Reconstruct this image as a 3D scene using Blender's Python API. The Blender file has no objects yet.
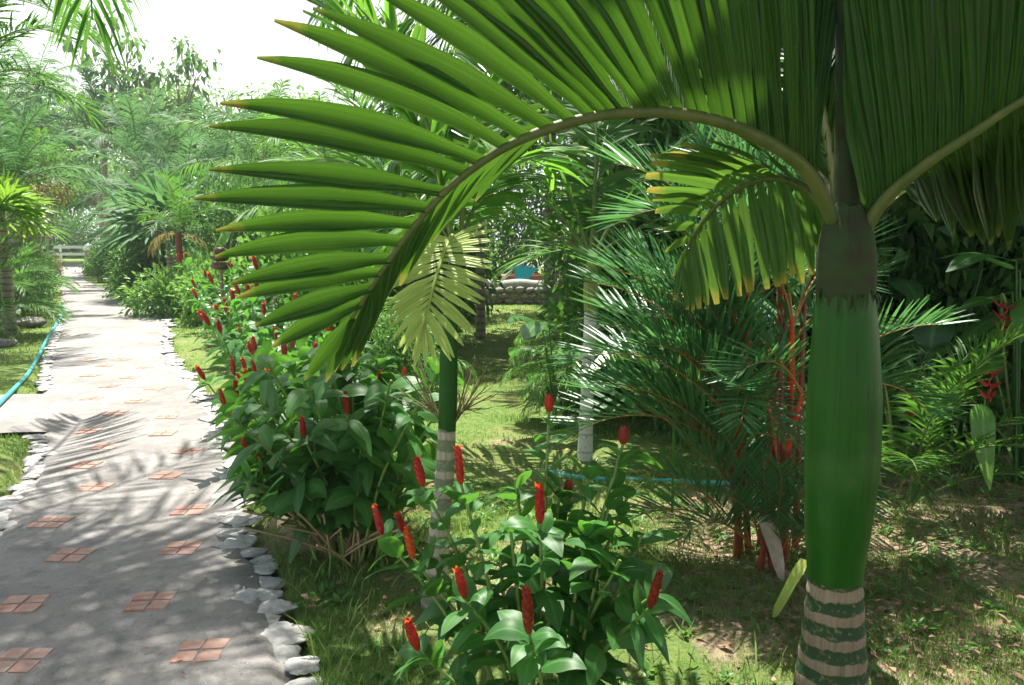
import bpy, math, random
import numpy as np
from mathutils import Vector, Matrix, Euler

C = bpy.context.scene.collection
SC = bpy.context.scene
rng = np.random.default_rng(7)
R = math.radians

# ------------------------------------------------------------------ camera
F = 800.0
TH = R(7.44)
CAMZ = 1.6
cam = bpy.data.cameras.new('camera')
camo = bpy.data.objects.new('camera', cam)
C.objects.link(camo)
camo.location = (0, 0, CAMZ)
camo.rotation_euler = (R(90) - TH, 0, 0)
cam.sensor_width = 36
cam.lens = F / 1024 * 36
cam.clip_end = 2000
cam.clip_start = 0.02
SC.camera = camo


def at(px, py, Y):
    v = (342.5 - py) / F
    s = Y / (math.cos(TH) + v * math.sin(TH))
    return np.array([(px - 512) / F * s, Y, CAMZ + s * (v * math.cos(TH) - math.sin(TH))])


def ground(px, py):
    v = (342.5 - py) / F
    s = -CAMZ / (v * math.cos(TH) - math.sin(TH))
    return np.array([(px - 512) / F * s, s * (math.cos(TH) + v * math.sin(TH)), 0.0])


# ------------------------------------------------------------------ numpy helpers
def nrm(a):
    return a / np.maximum(np.linalg.norm(a, axis=-1, keepdims=True), 1e-9)


def hash2(ix, iy, seed):
    h = (ix.astype(np.int64) * 374761393 + iy.astype(np.int64) * 668265263 + seed * 1442695041) & 0x7fffffff
    h = ((h ^ (h >> 13)) * 1274126177) & 0x7fffffff
    return ((h ^ (h >> 16)) & 0xffff) / 65535.0


def vnoise(x, y, seed=0):
    x = np.asarray(x, float); y = np.asarray(y, float)
    ix = np.floor(x); iy = np.floor(y)
    fx = x - ix; fy = y - iy
    fx = fx * fx * (3 - 2 * fx); fy = fy * fy * (3 - 2 * fy)
    a = hash2(ix, iy, seed); b = hash2(ix + 1, iy, seed)
    c = hash2(ix, iy + 1, seed); d = hash2(ix + 1, iy + 1, seed)
    return (a * (1 - fx) + b * fx) * (1 - fy) + (c * (1 - fx) + d * fx) * fy


def fbm(x, y, seed=0, o=4):
    s = 0; a = .5
    for k in range(o):
        s = s + a * vnoise(x * 2 ** k, y * 2 ** k, seed + k * 17); a *= .5
    return s / (1 - .5 ** o)


def smooth_curve(pts, n):
    """Catmull-Rom through control points, n samples"""
    P = np.asarray(pts, float)
    Q = np.vstack([2 * P[0] - P[1], P, 2 * P[-1] - P[-2]])
    m = len(P) - 1
    t = np.linspace(0, m, n)
    i = np.minimum(t.astype(int), m - 1)
    u = (t - i)[:, None]
    p0, p1, p2, p3 = Q[i], Q[i + 1], Q[i + 2], Q[i + 3]
    return .5 * ((2 * p1) + (-p0 + p2) * u + (2 * p0 - 5 * p1 + 4 * p2 - p3) * u ** 2 + (-p0 + 3 * p1 - 3 * p2 + p3) * u ** 3)


class MB:
    """collects geometry and links it as ONE mesh"""
    def __init__(s):
        s.V = []; s.Q = []; s.U = []; s.A = []; s.M = []; s.n = 0

    def add(s, V, Q, UV=None, rnd=0.5, mat=0):
        V = np.asarray(V, float).reshape(-1, 3)
        Q = np.asarray(Q, int)
        if Q.shape[1] == 3:
            Q = np.hstack([Q, -np.ones((len(Q), 1), int)])
        s.V.append(V)
        s.Q.append(np.where(Q >= 0, Q + s.n, -1))
        s.U.append(np.zeros((len(V), 2)) if UV is None else np.asarray(UV, float).reshape(-1, 2))
        s.A.append(np.broadcast_to(np.asarray(rnd, float).ravel(), (len(V),)) if np.ndim(rnd) == 0 or np.size(rnd) == 1 else np.asarray(rnd, float).ravel())
        s.M.append(np.full(len(Q), mat, int))
        s.n += len(V)

    def mesh(s, name, mats):
        me = bpy.data.meshes.new(name)
        V = np.vstack(s.V); Q = np.vstack(s.Q); U = np.vstack(s.U); A = np.concatenate(s.A); M = np.concatenate(s.M)
        mask = Q >= 0
        lv = Q[mask]
        cnt = mask.sum(1)
        st = np.concatenate([[0], np.cumsum(cnt)[:-1]])
        me.vertices.add(len(V)); me.vertices.foreach_set('co', V.ravel().astype(np.float32))
        me.loops.add(len(lv)); me.loops.foreach_set('vertex_index', lv.astype(np.int32))
        me.polygons.add(len(Q))
        me.polygons.foreach_set('loop_start', st.astype(np.int32))
        me.polygons.foreach_set('material_index', M.astype(np.int32))
        me.polygons.foreach_set('use_smooth', np.ones(len(Q), bool))
        uv = me.uv_layers.new(name='UVMap')
        uv.data.foreach_set('uv', U[lv].ravel().astype(np.float32))
        at_ = me.attributes.new('rnd', 'FLOAT', 'POINT')
        at_.data.foreach_set('value', A.astype(np.float32))
        for m in (mats if isinstance(mats, (list, tuple)) else [mats]):
            me.materials.append(m)
        me.update(calc_edges=True)
        return me

    def build(s, name, mats, parent=None, loc=None):
        o = bpy.data.objects.new(name, s.mesh(name, mats))
        C.objects.link(o)
        if parent: o.parent = parent
        if loc is not None: o.location = loc
        return o


def tube(mb, P, rad, sides=8, mat=0, rnd=.5, cap=True, squash=None):
    P = np.asarray(P, float); n = len(P)
    rad = np.broadcast_to(np.asarray(rad, float), (n,))
    T = nrm(np.gradient(P, axis=0))
    ref = np.array([0, 0, 1.0]) if abs(T[0][2]) < .9 else np.array([1.0, 0, 0])
    A = nrm(np.cross(T[0], ref)); fr = [A]
    for k in range(1, n):
        a = fr[-1] - T[k] * np.dot(fr[-1], T[k])
        fr.append(a / max(np.linalg.norm(a), 1e-9))
    A = np.array(fr); B = np.cross(T, A)
    th = np.linspace(0, 2 * math.pi, sides, endpoint=False)
    V = P[:, None] + rad[:, None, None] * (A[:, None] * np.cos(th)[None, :, None] + B[:, None] * np.sin(th)[None, :, None])
    L = np.concatenate([[0], np.cumsum(np.linalg.norm(np.diff(P, axis=0), axis=1))])
    UV = np.stack(np.broadcast_arrays((th / 2 / math.pi)[None, :], L[:, None]), -1)
    i = np.arange(n - 1)[:, None]; j = np.arange(sides)[None]
    q = np.stack(np.broadcast_arrays(i * sides + j, i * sides + (j + 1) % sides, (i + 1) * sides + (j + 1) % sides, (i + 1) * sides + j), -1).reshape(-1, 4)
    mb.add(V, q, UV, rnd, mat)
    if cap:
        for e, rv in ((0, 1), (n - 1, 0)):
            ring = V[e]; c = P[e]
            vv = np.vstack([ring, c])
            k = np.arange(sides)
            f = np.stack([k, (k + 1) % sides, np.full(sides, sides)], 1)
            if rv: f = f[:, ::-1]
            uv = np.vstack([UV[e], UV[e][:1]])
            mb.add(vv, f, uv, rnd, mat)


def ribbons(mb, P, S, W, fold=.25, curl=0., ncol=3, rnd=None, mat=0, wav=0.):
    """P (M,N,3) paths, S (M,N,3) side vectors, W (M,N) half widths"""
    P = np.asarray(P, float); M, N, _ = P.shape
    T = nrm(np.gradient(P, axis=1))
    S = nrm(S - T * (S * T).sum(-1, keepdims=True))
    U = np.cross(T, S)
    U = np.where(U[..., 2:3] < 0, -U, U) if False else U
    c = np.linspace(-1, 1, ncol)
    h = fold * np.abs(c) - curl * c * c
    V = P[:, :, None] + W[:, :, None, None] * (S[:, :, None] * c[None, None, :, None] + U[:, :, None] * h[None, None, :, None])
    if wav:
        ph = rng.random((M, 1, 1)) * 6
        V = V + U[:, :, None] * (wav * np.abs(c)[None, None, :] * np.sin(np.linspace(0, 9, N)[None, :, None] + ph + c[None, None] * 2))[..., None] * W[:, :, None, None]
    vv = np.linspace(0, 1, N)
    UV = np.stack(np.broadcast_arrays((c * .5 + .5)[None, None, :], vv[None, :, None], np.zeros((M, 1, 1))), -1)[..., :2]
    m = np.arange(M)[:, None, None] * N * ncol; i = np.arange(N - 1)[None, :, None] * ncol; j = np.arange(ncol - 1)[None, None]
    b = m + i + j
    q = np.stack([b, b + 1, b + ncol + 1, b + ncol], -1).reshape(-1, 4)
    if rnd is None: rnd = rng.random(M)
    mb.add(V, q, UV, np.repeat(rnd, N * ncol), mat)


def leafcloud(mb, P, D, Nn, ln, wd, fold=.3, mat=0, rnd=None):
    """M small folded diamond leaves: base P, direction D, normal Nn"""
    M = len(P)
    D = nrm(D); S = nrm(np.cross(D, Nn)); U = np.cross(S, D)
    ln = np.broadcast_to(ln, (M,))[:, None]; wd = np.broadcast_to(wd, (M,))[:, None]
    tip = P + D * ln - U * ln * .12
    mid = P + D * ln * .45
    l = mid + S * wd + U * wd * fold
    r = mid - S * wd + U * wd * fold
    V = np.stack([P, r, tip, l], 1)
    k = np.arange(M)[:, None] * 4
    q = np.vstack([k + np.array([[0, 1, 2]]), k + np.array([[0, 2, 3]])])
    UV = np.tile(np.array([[.5, 0], [1, .5], [.5, 1], [0, .5]]), (M, 1, 1))
    if rnd is None: rnd = rng.random(M)
    mb.add(V, q, UV, np.repeat(rnd, 4), mat)


# ------------------------------------------------------------------ things
def tag(o, label=None, cat=None, group=None, kind=None):
    if label: o['label'] = label
    if cat: o['category'] = cat
    if group: o['group'] = group
    if kind: o['kind'] = kind
    return o


def thing(name, label, cat, loc=(0, 0, 0), rz=0, group=None):
    o = bpy.data.objects.new(name, None); C.objects.link(o)
    o.location = loc; o.rotation_euler = (0, 0, rz); o.empty_display_size = .1
    return tag(o, label, cat, group)


def inst(name, me, parent, loc=(0, 0, 0), rot=(0, 0, 0), sc=1):
    o = bpy.data.objects.new(name, me); C.objects.link(o)
    if parent: o.parent = parent
    o.location = loc; o.rotation_euler = rot
    o.scale = (sc, sc, sc) if np.isscalar(sc) else sc
    return o


# ------------------------------------------------------------------ materials
def newmat(name):
    m = bpy.data.materials.new(name); m.use_nodes = True
    nt = m.node_tree; nt.nodes.clear()
    return m, nt, nt.nodes, nt.links


def nd(nodes, t, **kw):
    n = nodes.new(t)
    for k, v in kw.items(): setattr(n, k, v)
    return n


def mixc(nt, a, b, fac, mode='MIX'):
    n = nt.nodes.new('ShaderNodeMix'); n.data_type = 'RGBA'; n.blend_type = mode
    for sock, v in ((n.inputs[0], fac), (n.inputs[6], a), (n.inputs[7], b)):
        if hasattr(v, 'is_linked'): nt.links.new(v, sock)
        elif isinstance(v, (int, float)): sock.default_value = v
        else: sock.default_value = (*v, 1)
    return n.outputs[2]


def mathn(nt, op, a, b=None, c=None, clamp=False):
    n = nt.nodes.new('ShaderNodeMath'); n.operation = op; n.use_clamp = clamp
    for i, v in enumerate((a, b, c)):
        if v is None: continue
        if hasattr(v, 'is_linked'): nt.links.new(v, n.inputs[i])
        else: n.inputs[i].default_value = v
    return n.outputs[0]


def maprange(nt, v, a, b, c=0., d=1.):
    n = nt.nodes.new('ShaderNodeMapRange'); n.clamp = True
    nt.links.new(v, n.inputs[0])
    for i, x in enumerate((a, b, c, d)): n.inputs[1 + i].default_value = x
    return n.outputs[0]


def noise(nt, scale, detail=3, vec=None, rough=.55):
    n = nt.nodes.new('ShaderNodeTexNoise'); n.inputs['Scale'].default_value = scale
    n.inputs['Detail'].default_value = detail; n.inputs['Roughness'].default_value = rough
    if vec is not None: nt.links.new(vec, n.inputs['Vector'])
    return n.outputs['Fac']


def leaf_mat(name, c1, c2, tc, rough=.38, tw=.38, ribs=0, tip=None, tipv=.88, spots=None, mid=None, spec=.45):
    m, nt, N, L = newmat(name)
    out = nd(N, 'ShaderNodeOutputMaterial')
    a = nd(N, 'ShaderNodeAttribute', attribute_name='rnd')
    col = mixc(nt, c1, c2, a.outputs['Fac'])
    geo = nd(N, 'ShaderNodeTexCoord')
    nz = noise(nt, 9, 3, geo.outputs['Object'])
    col = mixc(nt, col, tuple(min(1, x * 1.5) for x in c2), mathn(nt, 'MULTIPLY', maprange(nt, nz, .45, .8), .5))
    uv = nd(N, 'ShaderNodeSeparateXYZ'); L.new(geo.outputs['UV'], uv.inputs[0])
    tcol = mixc(nt, tc, tuple(x * 1.35 for x in tc), a.outputs['Fac'])
    bump = None
    if ribs:
        w = mathn(nt, 'SINE', mathn(nt, 'MULTIPLY', uv.outputs[0], ribs * 6.283))
        fac = mathn(nt, 'MULTIPLY', maprange(nt, w, -.3, 1), .35)
        col = mixc(nt, col, tuple(x * 2.0 for x in c2), fac)
        tcol = mixc(nt, tcol, tuple(x * .6 for x in tc), fac)
        bump = nd(N, 'ShaderNodeBump'); bump.inputs['Strength'].default_value = .6; bump.inputs['Distance'].default_value = .006
        L.new(w, bump.inputs['Height'])
    if mid:
        d = mathn(nt, 'ABSOLUTE', mathn(nt, 'SUBTRACT', uv.outputs[0], .5))
        f = maprange(nt, d, .03, .07, 1, 0)
        col = mixc(nt, col, mid, f)
    if ribs >= 4:
        d = mathn(nt, 'ABSOLUTE', mathn(nt, 'SUBTRACT', uv.outputs[0], .5))
        col = mixc(nt, col, tuple(min(1, x * 2.6) for x in c2), mathn(nt, 'MULTIPLY', maprange(nt, d, .44, .49), .6))
        nzs = noise(nt, 3.2, 4, geo.outputs['Object'])
        col = mixc(nt, col, (.05, .085, .016), mathn(nt, 'MULTIPLY', maprange(nt, nzs, .5, .75), .45))
        nzd = noise(nt, 75, 2, geo.outputs['Object'])
        col = mixc(nt, col, (.16, .11, .04), mathn(nt, 'MULTIPLY', maprange(nt, nzd, .70, .76), .8))
    if tip:
        nz2 = noise(nt, 25, 2, geo.outputs['Object'])
        t = mathn(nt, 'ADD', uv.outputs[1], mathn(nt, 'MULTIPLY', mathn(nt, 'SUBTRACT', nz2, .5), .25))
        t = mathn(nt, 'ADD', t, mathn(nt, 'MULTIPLY', mathn(nt, 'SUBTRACT', a.outputs['Fac'], .5), .10))
        f = maprange(nt, t, tipv, tipv + .13)
        col = mixc(nt, col, tip, f); tcol = mixc(nt, tcol, tuple(min(1, x * 1.2) for x in tip), f)
    if spots:
        nz3 = noise(nt, 60, 2, geo.outputs['Object'])
        f = maprange(nt, nz3, .68, .74)
        col = mixc(nt, col, spots, f)
    p = nd(N, 'ShaderNodeBsdfPrincipled'); L.new(col, p.inputs['Base Color'])
    p.inputs['Roughness'].default_value = rough
    p.inputs['Specular IOR Level'].default_value = spec
    tr = nd(N, 'ShaderNodeBsdfTranslucent'); L.new(tcol, tr.inputs['Color'])
    if bump: L.new(bump.outputs[0], p.inputs['Normal'])
    mx = nd(N, 'ShaderNodeMixShader'); mx.inputs[0].default_value = tw
    L.new(p.outputs[0], mx.inputs[1]); L.new(tr.outputs[0], mx.inputs[2]); L.new(mx.outputs[0], out.inputs[0])
    return m


def plain(name, c1, c2, scale=8, rough=.7, bump=.2, detail=5, vec='Object', spec=.4):
    m, nt, N, L = newmat(name)
    out = nd(N, 'ShaderNodeOutputMaterial'); p = nd(N, 'ShaderNodeBsdfPrincipled')
    g = nd(N, 'ShaderNodeTexCoord')
    nz = noise(nt, scale, detail, g.outputs[vec])
    col = mixc(nt, c1, c2, maprange(nt, nz, .3, .7))
    L.new(col, p.inputs['Base Color']); p.inputs['Roughness'].default_value = rough
    p.inputs['Specular IOR Level'].default_value = spec
    if bump:
        b = nd(N, 'ShaderNodeBump'); b.inputs['Strength'].default_value = bump; b.inputs['Distance'].default_value = .01
        L.new(nz, b.inputs['Height']); L.new(b.outputs[0], p.inputs['Normal'])
    L.new(p.outputs[0], out.inputs[0])
    return m


def banded(name, band, base, period, duty=.45, wob=.25, rough=.75, mott=None):
    """ring-scarred palm stem: UV v is metres along the stem"""
    m, nt, N, L = newmat(name)
    out = nd(N, 'ShaderNodeOutputMaterial'); p = nd(N, 'ShaderNodeBsdfPrincipled')
    g = nd(N, 'ShaderNodeTexCoord'); s = nd(N, 'ShaderNodeSeparateXYZ'); L.new(g.outputs['UV'], s.inputs[0])
    n1 = noise(nt, 14, 4, g.outputs['Object']); n2 = noise(nt, 70, 4, g.outputs['Object'])
    ph = mathn(nt, 'DIVIDE', s.outputs[1], period)
    ph = mathn(nt, 'ADD', ph, mathn(nt, 'MULTIPLY', mathn(nt, 'SUBTRACT', n1, .5), wob))
    ph = mathn(nt, 'ADD', ph, mathn(nt, 'MULTIPLY', mathn(nt, 'SUBTRACT', n2, .5), wob * .35))
    fr = mathn(nt, 'FRACT', ph)
    tri = mathn(nt, 'ABSOLUTE', mathn(nt, 'SUBTRACT', fr, .5))
    f = maprange(nt, tri, .5 - duty / 2 - .03, .5 - duty / 2 + .03)
    mp = nd(N, 'ShaderNodeMapping'); mp.inputs['Scale'].default_value = (90, 90, 4); L.new(g.outputs['Object'], mp.inputs[0])
    n3 = noise(nt, 1, 3, mp.outputs[0])
    bcol = mixc(nt, band, tuple(x * .55 for x in band), maprange(nt, n3, .35, .75))
    gcol = mixc(nt, base, mott or tuple(x * 1.6 for x in base), maprange(nt, n2, .55, .68))
    col = mixc(nt, gcol, bcol, f)
    L.new(col, p.inputs['Base Color']); p.inputs['Roughness'].default_value = rough
    b = nd(N, 'ShaderNodeBump'); b.inputs['Strength'].default_value = .4; b.inputs['Distance'].default_value = .006
    L.new(mathn(nt, 'ADD', f, mathn(nt, 'MULTIPLY', n2, .4)), b.inputs['Height']); L.new(b.outputs[0], p.inputs['Normal'])
    L.new(p.outputs[0], out.inputs[0])
    return m


M = {}
M['hero'] = leaf_mat('palm_leaf_fresh', (.015, .056, .010), (.024, .076, .012), (.085, .21, .014), .36, .27, ribs=4, tip=(.30, .28, .05), tipv=.90, spec=.3)
M['hero_rachis'] = plain('palm_rachis', (.055, .085, .018), (.12, .13, .035), 20, .5, .1)
M['yellow'] = leaf_mat('palm_leaf_yellowing', (.34, .45, .11), (.44, .54, .17), (.52, .64, .17), .45, .5, ribs=2, tip=(.42, .34, .14), tipv=.95)
M['mid'] = leaf_mat('palm_leaf_bright', (.04, .13, .018), (.06, .18, .025), (.20, .46, .04), .34, .45, ribs=3, tip=(.35, .32, .06), tipv=.95)
M['lip'] = leaf_mat('clump_palm_leaf', (.040, .125, .055), (.065, .18, .075), (.12, .33, .08), .34, .34, mid=(.12, .24, .09))
M['areca'] = leaf_mat('feather_palm_leaf', (.035, .11, .025), (.06, .16, .03), (.14, .34, .04), .48, .38, spec=.3)
M['bluepalm'] = leaf_mat('silver_palm_leaf', (.045, .13, .05), (.075, .19, .065), (.14, .32, .09), .55, .34, spec=.25)
M['fanleaf'] = leaf_mat('fan_palm_leaf', (.06, .17, .02), (.11, .25, .03), (.24, .44, .04), .38, .4)
M['dryleaf'] = leaf_mat('dry_palm_leaf', (.30, .24, .08), (.38, .28, .09), (.40, .32, .09), .7, .3)
M['costus'] = leaf_mat('ginger_leaf', (.032, .115, .028), (.055, .17, .038), (.14, .38, .04), .46, .34, mid=(.09, .24, .06), spec=.38)
M['costuslight'] = leaf_mat('ginger_leaf_young', (.04, .16, .03), (.055, .2, .035), (.14, .40, .04), .3, .35, mid=(.09, .26, .06))
M['stem'] = plain('ginger_stem', (.13, .23, .05), (.22, .30, .08), 25, .45, .1)
M['cane'] = plain('dry_cane', (.34, .24, .13), (.46, .35, .2), 30, .7, .2)
M['bract'] = leaf_mat('red_bract', (.30, .008, .010), (.52, .03, .022), (.5, .03, .02), .36, .12, spec=.5)
M['bractdark'] = leaf_mat('dark_red_bract', (.17, .010, .008), (.30, .03, .015), (.3, .03, .02), .4, .12, spec=.5)
M['bractorange'] = leaf_mat('orange_bract', (.55, .06, .02), (.68, .11, .03), (.6, .1, .03), .35, .15)
M['petal'] = leaf_mat('orange_petal', (.75, .10, .02), (.85, .2, .03), (.8, .2, .03), .4, .3)
M['redshaft'] = plain('red_crownshaft', (.55, .03, .012), (.72, .08, .02), 14, .32, .05)
M['redstem'] = plain('dark_red_stem', (.13, .04, .022), (.34, .06, .025), 7, .5, .15)
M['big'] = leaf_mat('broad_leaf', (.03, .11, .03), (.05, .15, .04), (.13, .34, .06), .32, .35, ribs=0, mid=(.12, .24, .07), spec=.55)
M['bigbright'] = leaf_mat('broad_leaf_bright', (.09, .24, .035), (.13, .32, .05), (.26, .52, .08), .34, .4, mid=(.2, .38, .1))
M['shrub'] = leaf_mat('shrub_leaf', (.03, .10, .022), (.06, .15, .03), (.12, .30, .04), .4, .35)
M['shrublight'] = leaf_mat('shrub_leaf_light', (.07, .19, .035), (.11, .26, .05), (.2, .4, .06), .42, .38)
M['shruborange'] = leaf_mat('croton_leaf', (.16, .13, .035), (.08, .15, .03), (.28, .26, .05), .42, .35)
M['tree'] = leaf_mat('tree_leaf', (.04, .12, .03), (.07, .17, .04), (.15, .32, .05), .42, .38)
M['treelight'] = leaf_mat('tree_leaf_light', (.09, .19, .06), (.14, .26, .08), (.25, .42, .1), .45, .4)
M['feather'] = leaf_mat('feathery_leaf', (.07, .19, .04), (.12, .28, .06), (.22, .45, .08), .42, .4)
M['bark'] = plain('bark', (.16, .12, .08), (.30, .25, .19), 12, .9, .5)
M['palmtrunk'] = banded('palm_trunk_grey', (.26, .21, .16), (.36, .31, .25), .11, .3)
M['whitetrunk'] = banded('palm_trunk_white', (.46, .43, .40), (.64, .61, .58), .13, .09, mott=(.36, .34, .32))
M['maintrunk'] = banded('palm_trunk_ringed', (.30, .225, .15), (.018, .055, .016), .069, .47, .5, mott=(.16, .14, .07))
M['midtrunk'] = banded('palm_trunk_ringed_pale', (.48, .42, .34), (.16, .2, .11), .085, .4, .3, mott=(.3, .28, .2))
M['midbase'] = plain('palm_trunk_base', (.40, .34, .27), (.52, .46, .38), 15, .85, .3)
M['twig'] = plain('twig', (.10, .11, .04), (.22, .17, .08), 20, .8, .2)
M['oldsheath'] = plain('old_sheath', (.028, .022, .010), (.022, .06, .012), 16, .75, .4)
M['dry'] = plain('dry_sheath', (.30, .24, .18), (.45, .38, .30), 22, .8, .3)
M['hose'] = plain('garden_hose', (.06, .36, .38), (.09, .46, .48), 6, .4, .05)
M['stone'] = plain('edging_limestone', (.26, .255, .24), (.56, .545, .53), 3.5, .95, 1., 12)
M['tile'] = plain('terracotta', (.44, .27, .22), (.54, .39, .34), 14, .85, .3, 6)
M['wallstone'] = plain('field_stone', (.16, .15, .14), (.36, .33, .31), 5, .9, .5, 7)
M['white'] = plain('white_paint', (.72, .72, .72), (.80, .80, .80), 3, .5, 0)
M['grey'] = plain('weathered_post', (.22, .17, .15), (.34, .28, .25), 8, .8, .3)
M['brownpot'] = plain('brown_glazed_clay', (.07, .03, .025), (.12, .05, .04), 6, .4, .1)
M['cloth'] = plain('turquoise_cloth', (.02, .42, .58), (.03, .50, .66), 4, .7, .1)
M['redsoil'] = plain('brick_red', (.30, .10, .07), (.36, .15, .11), 10, .9, .3)
M['globe'] = plain('white_globe', (.80, .80, .78), (.82, .82, .80), 2, .3, 0)


def crownshaft_mat(name, c1, c2, c3):
    m, nt, N, L = newmat(name)
    out = nd(N, 'ShaderNodeOutputMaterial'); p = nd(N, 'ShaderNodeBsdfPrincipled')
    g = nd(N, 'ShaderNodeTexCoord')
    mp = nd(N, 'ShaderNodeMapping'); mp.inputs['Scale'].default_value = (26, 26, 1.2); L.new(g.outputs['Object'], mp.inputs[0])
    n1 = noise(nt, 1, 4, mp.outputs[0]); n2 = noise(nt, 5, 4, g.outputs['Object']); n3 = noise(nt, 38, 2, g.outputs['Object'])
    col = mixc(nt, c1, c2, maprange(nt, n1, .3, .7))
    col = mixc(nt, col, c3, mathn(nt, 'MULTIPLY', maprange(nt, n2, .5, .75), .6))
    col = mixc(nt, col, (.10, .06, .03), maprange(nt, n3, .72, .77))
    mp2 = nd(N, 'ShaderNodeMapping'); mp2.inputs['Scale'].default_value = (60, 60, .5); L.new(g.outputs['Object'], mp2.inputs[0])
    n4 = noise(nt, 1, 3, mp2.outputs[0]); n5 = noise(nt, 2.4, 4, g.outputs['Object'])
    col = mixc(nt, col, tuple(x * .5 for x in c1), mathn(nt, 'MULTIPLY', maprange(nt, n4, .55, .68), .6))
    col = mixc(nt, col, (.14, .24, .10), mathn(nt, 'MULTIPLY', maprange(nt, n5, .55, .72), .35))
    L.new(col, p.inputs['Base Color']); p.inputs['Roughness'].default_value = .42; p.inputs['Specular IOR Level'].default_value = .22
    p.inputs['Subsurface Weight'].default_value = 0.0
    b = nd(N, 'ShaderNodeBump'); b.inputs['Strength'].default_value = .4; b.inputs['Distance'].default_value = .004
    L.new(n1, b.inputs['Height']); L.new(b.outputs[0], p.inputs['Normal'])
    L.new(p.outputs[0], out.inputs[0])
    return m


M['shaft'] = crownshaft_mat('green_crownshaft', (.010, .070, .005), (.015, .092, .007), (.028, .11, .010))
M['shaftolive'] = crownshaft_mat('olive_crownshaft', (.20, .22, .06), (.29, .30, .10), (.34, .30, .13))


def tile_mat():
    m, nt, N, L = newmat('worn_terracotta')
    out = nd(N, 'ShaderNodeOutputMaterial'); p = nd(N, 'ShaderNodeBsdfPrincipled'); g = nd(N, 'ShaderNodeTexCoord'); oi = nd(N, 'ShaderNodeObjectInfo')
    n1 = noise(nt, 30, 6, g.outputs['Object'], .7); n2 = noise(nt, 70, 5, g.outputs['Object'], .8)
    col = mixc(nt, (.36, .17, .125), (.47, .27, .21), oi.outputs['Random'])
    col = mixc(nt, col, (.40, .35, .32), maprange(nt, n1, .42, .62, 0, .75))
    col = mixc(nt, col, (.16, .10, .09), maprange(nt, n2, .56, .66, 0, .6))
    L.new(col, p.inputs['Base Color']); p.inputs['Roughness'].default_value = .95; p.inputs['Specular IOR Level'].default_value = .15
    b = nd(N, 'ShaderNodeBump'); b.inputs['Strength'].default_value = .7; b.inputs['Distance'].default_value = .004
    L.new(n2, b.inputs['Height']); L.new(b.outputs[0], p.inputs['Normal']); L.new(p.outputs[0], out.inputs[0])
    return m


M['tile'] = tile_mat()
# ------------------------------------------------------------------ light
EL = R(70)
AZ = np.array([-.25, .968])
sun_dir = Vector((AZ[0] * math.cos(EL), AZ[1] * math.cos(EL), math.sin(EL)))
sl = bpy.data.lights.new('sun', 'SUN'); sl.energy = 5.0; sl.angle = R(.53); sl.color = (1, .95, .86)
so = bpy.data.objects.new('sun', sl); C.objects.link(so)
so.rotation_euler = sun_dir.to_track_quat('Z', 'Y').to_euler()
so.location = (0, 0, 30)
W = bpy.data.worlds.new('World'); SC.world = W; W.use_nodes = True
wn = W.node_tree; wn.nodes.clear()
wo = wn.nodes.new('ShaderNodeOutputWorld'); bg = wn.nodes.new('ShaderNodeBackground')
sky = wn.nodes.new('ShaderNodeTexSky'); sky.sky_type = 'NISHITA'; sky.sun_disc = False
sky.sun_elevation = EL; sky.sun_rotation = math.atan2(AZ[0], AZ[1])
sky.air_density = 1.2; sky.dust_density = 4.0; sky.ozone_density = 1.0
# bright tropical haze and thin cloud low over the horizon
tcw = wn.nodes.new('ShaderNodeTexCoord'); sx_ = wn.nodes.new('ShaderNodeSeparateXYZ'); wn.links.new(tcw.outputs['Generated'], sx_.inputs[0])
nzw = noise(wn, 2.2, 5, tcw.outputs['Generated'])
lowf = maprange(wn, sx_.outputs[2], .18, .36, 1, 0)
cf = mathn(wn, 'MULTIPLY', lowf, maprange(wn, nzw, .2, .5, .75, 1))
skc = mixc(wn, sky.outputs[0], (10., 10.1, 10.3), cf)
wn.links.new(skc, bg.inputs[0]); bg.inputs[1].default_value = .075
wn.links.new(bg.outputs[0], wo.inputs[0])
SC.view_settings.view_transform = 'Standard'; SC.view_settings.look = 'None'
SC.view_settings.exposure = 1.27; SC.view_settings.gamma = 1; SC.view_settings.use_curve_mapping = False

# ------------------------------------------------------------------ path outline
Lp = [(-125, 685), (-75, 610), (-35, 560), (0, 515), (24, 488), (34, 465), (37, 440), (39, 415), (41, 395), (46, 370), (50, 350), (56, 330), (62, 314), (62, 300), (60, 290), (58, 280), (56, 271), (53, 265)]
Rp = [(302, 685), (291, 640), (274, 600), (264, 565), (250, 530), (240, 500), (234, 470), (226, 440), (212, 412), (199, 392), (185, 372), (170, 355), (166, 340), (170, 325), (170, 312), (160, 303), (137, 296), (112, 289), (95, 284), (84, 280), (85, 271), (87, 265)]
LG = np.array([ground(*p) for p in Lp]); RG = np.array([ground(*p) for p in Rp])
LG = np.vstack([[LG[0][0] - .1, -6, 0], LG]); RG = np.vstack([[RG[0][0] + .1, -6, 0], RG])


def pathL(y): return np.interp(y, LG[:, 1], LG[:, 0])
def pathR(y): return np.interp(y, RG[:, 1], RG[:, 0])


BR0, BR1 = 6.45, 8.15            # side branch of the path, y range at its mouth


def on_path(x, y, m=0.):
    a = (x > pathL(y) - m) & (x < pathR(y) + m) & (y < 46)
    b = (x < pathL(y) + .3) & (y > BR0 - m - .05 * (pathL(y) - x)) & (y < BR1 + m - .05 * (pathL(y) - x))
    return a | b


CLUMPS = [ground(770, 562), np.array([2.3, 4.9, 0]), ground(360, 575), np.array([2.0, 3.0, 0])]


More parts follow.
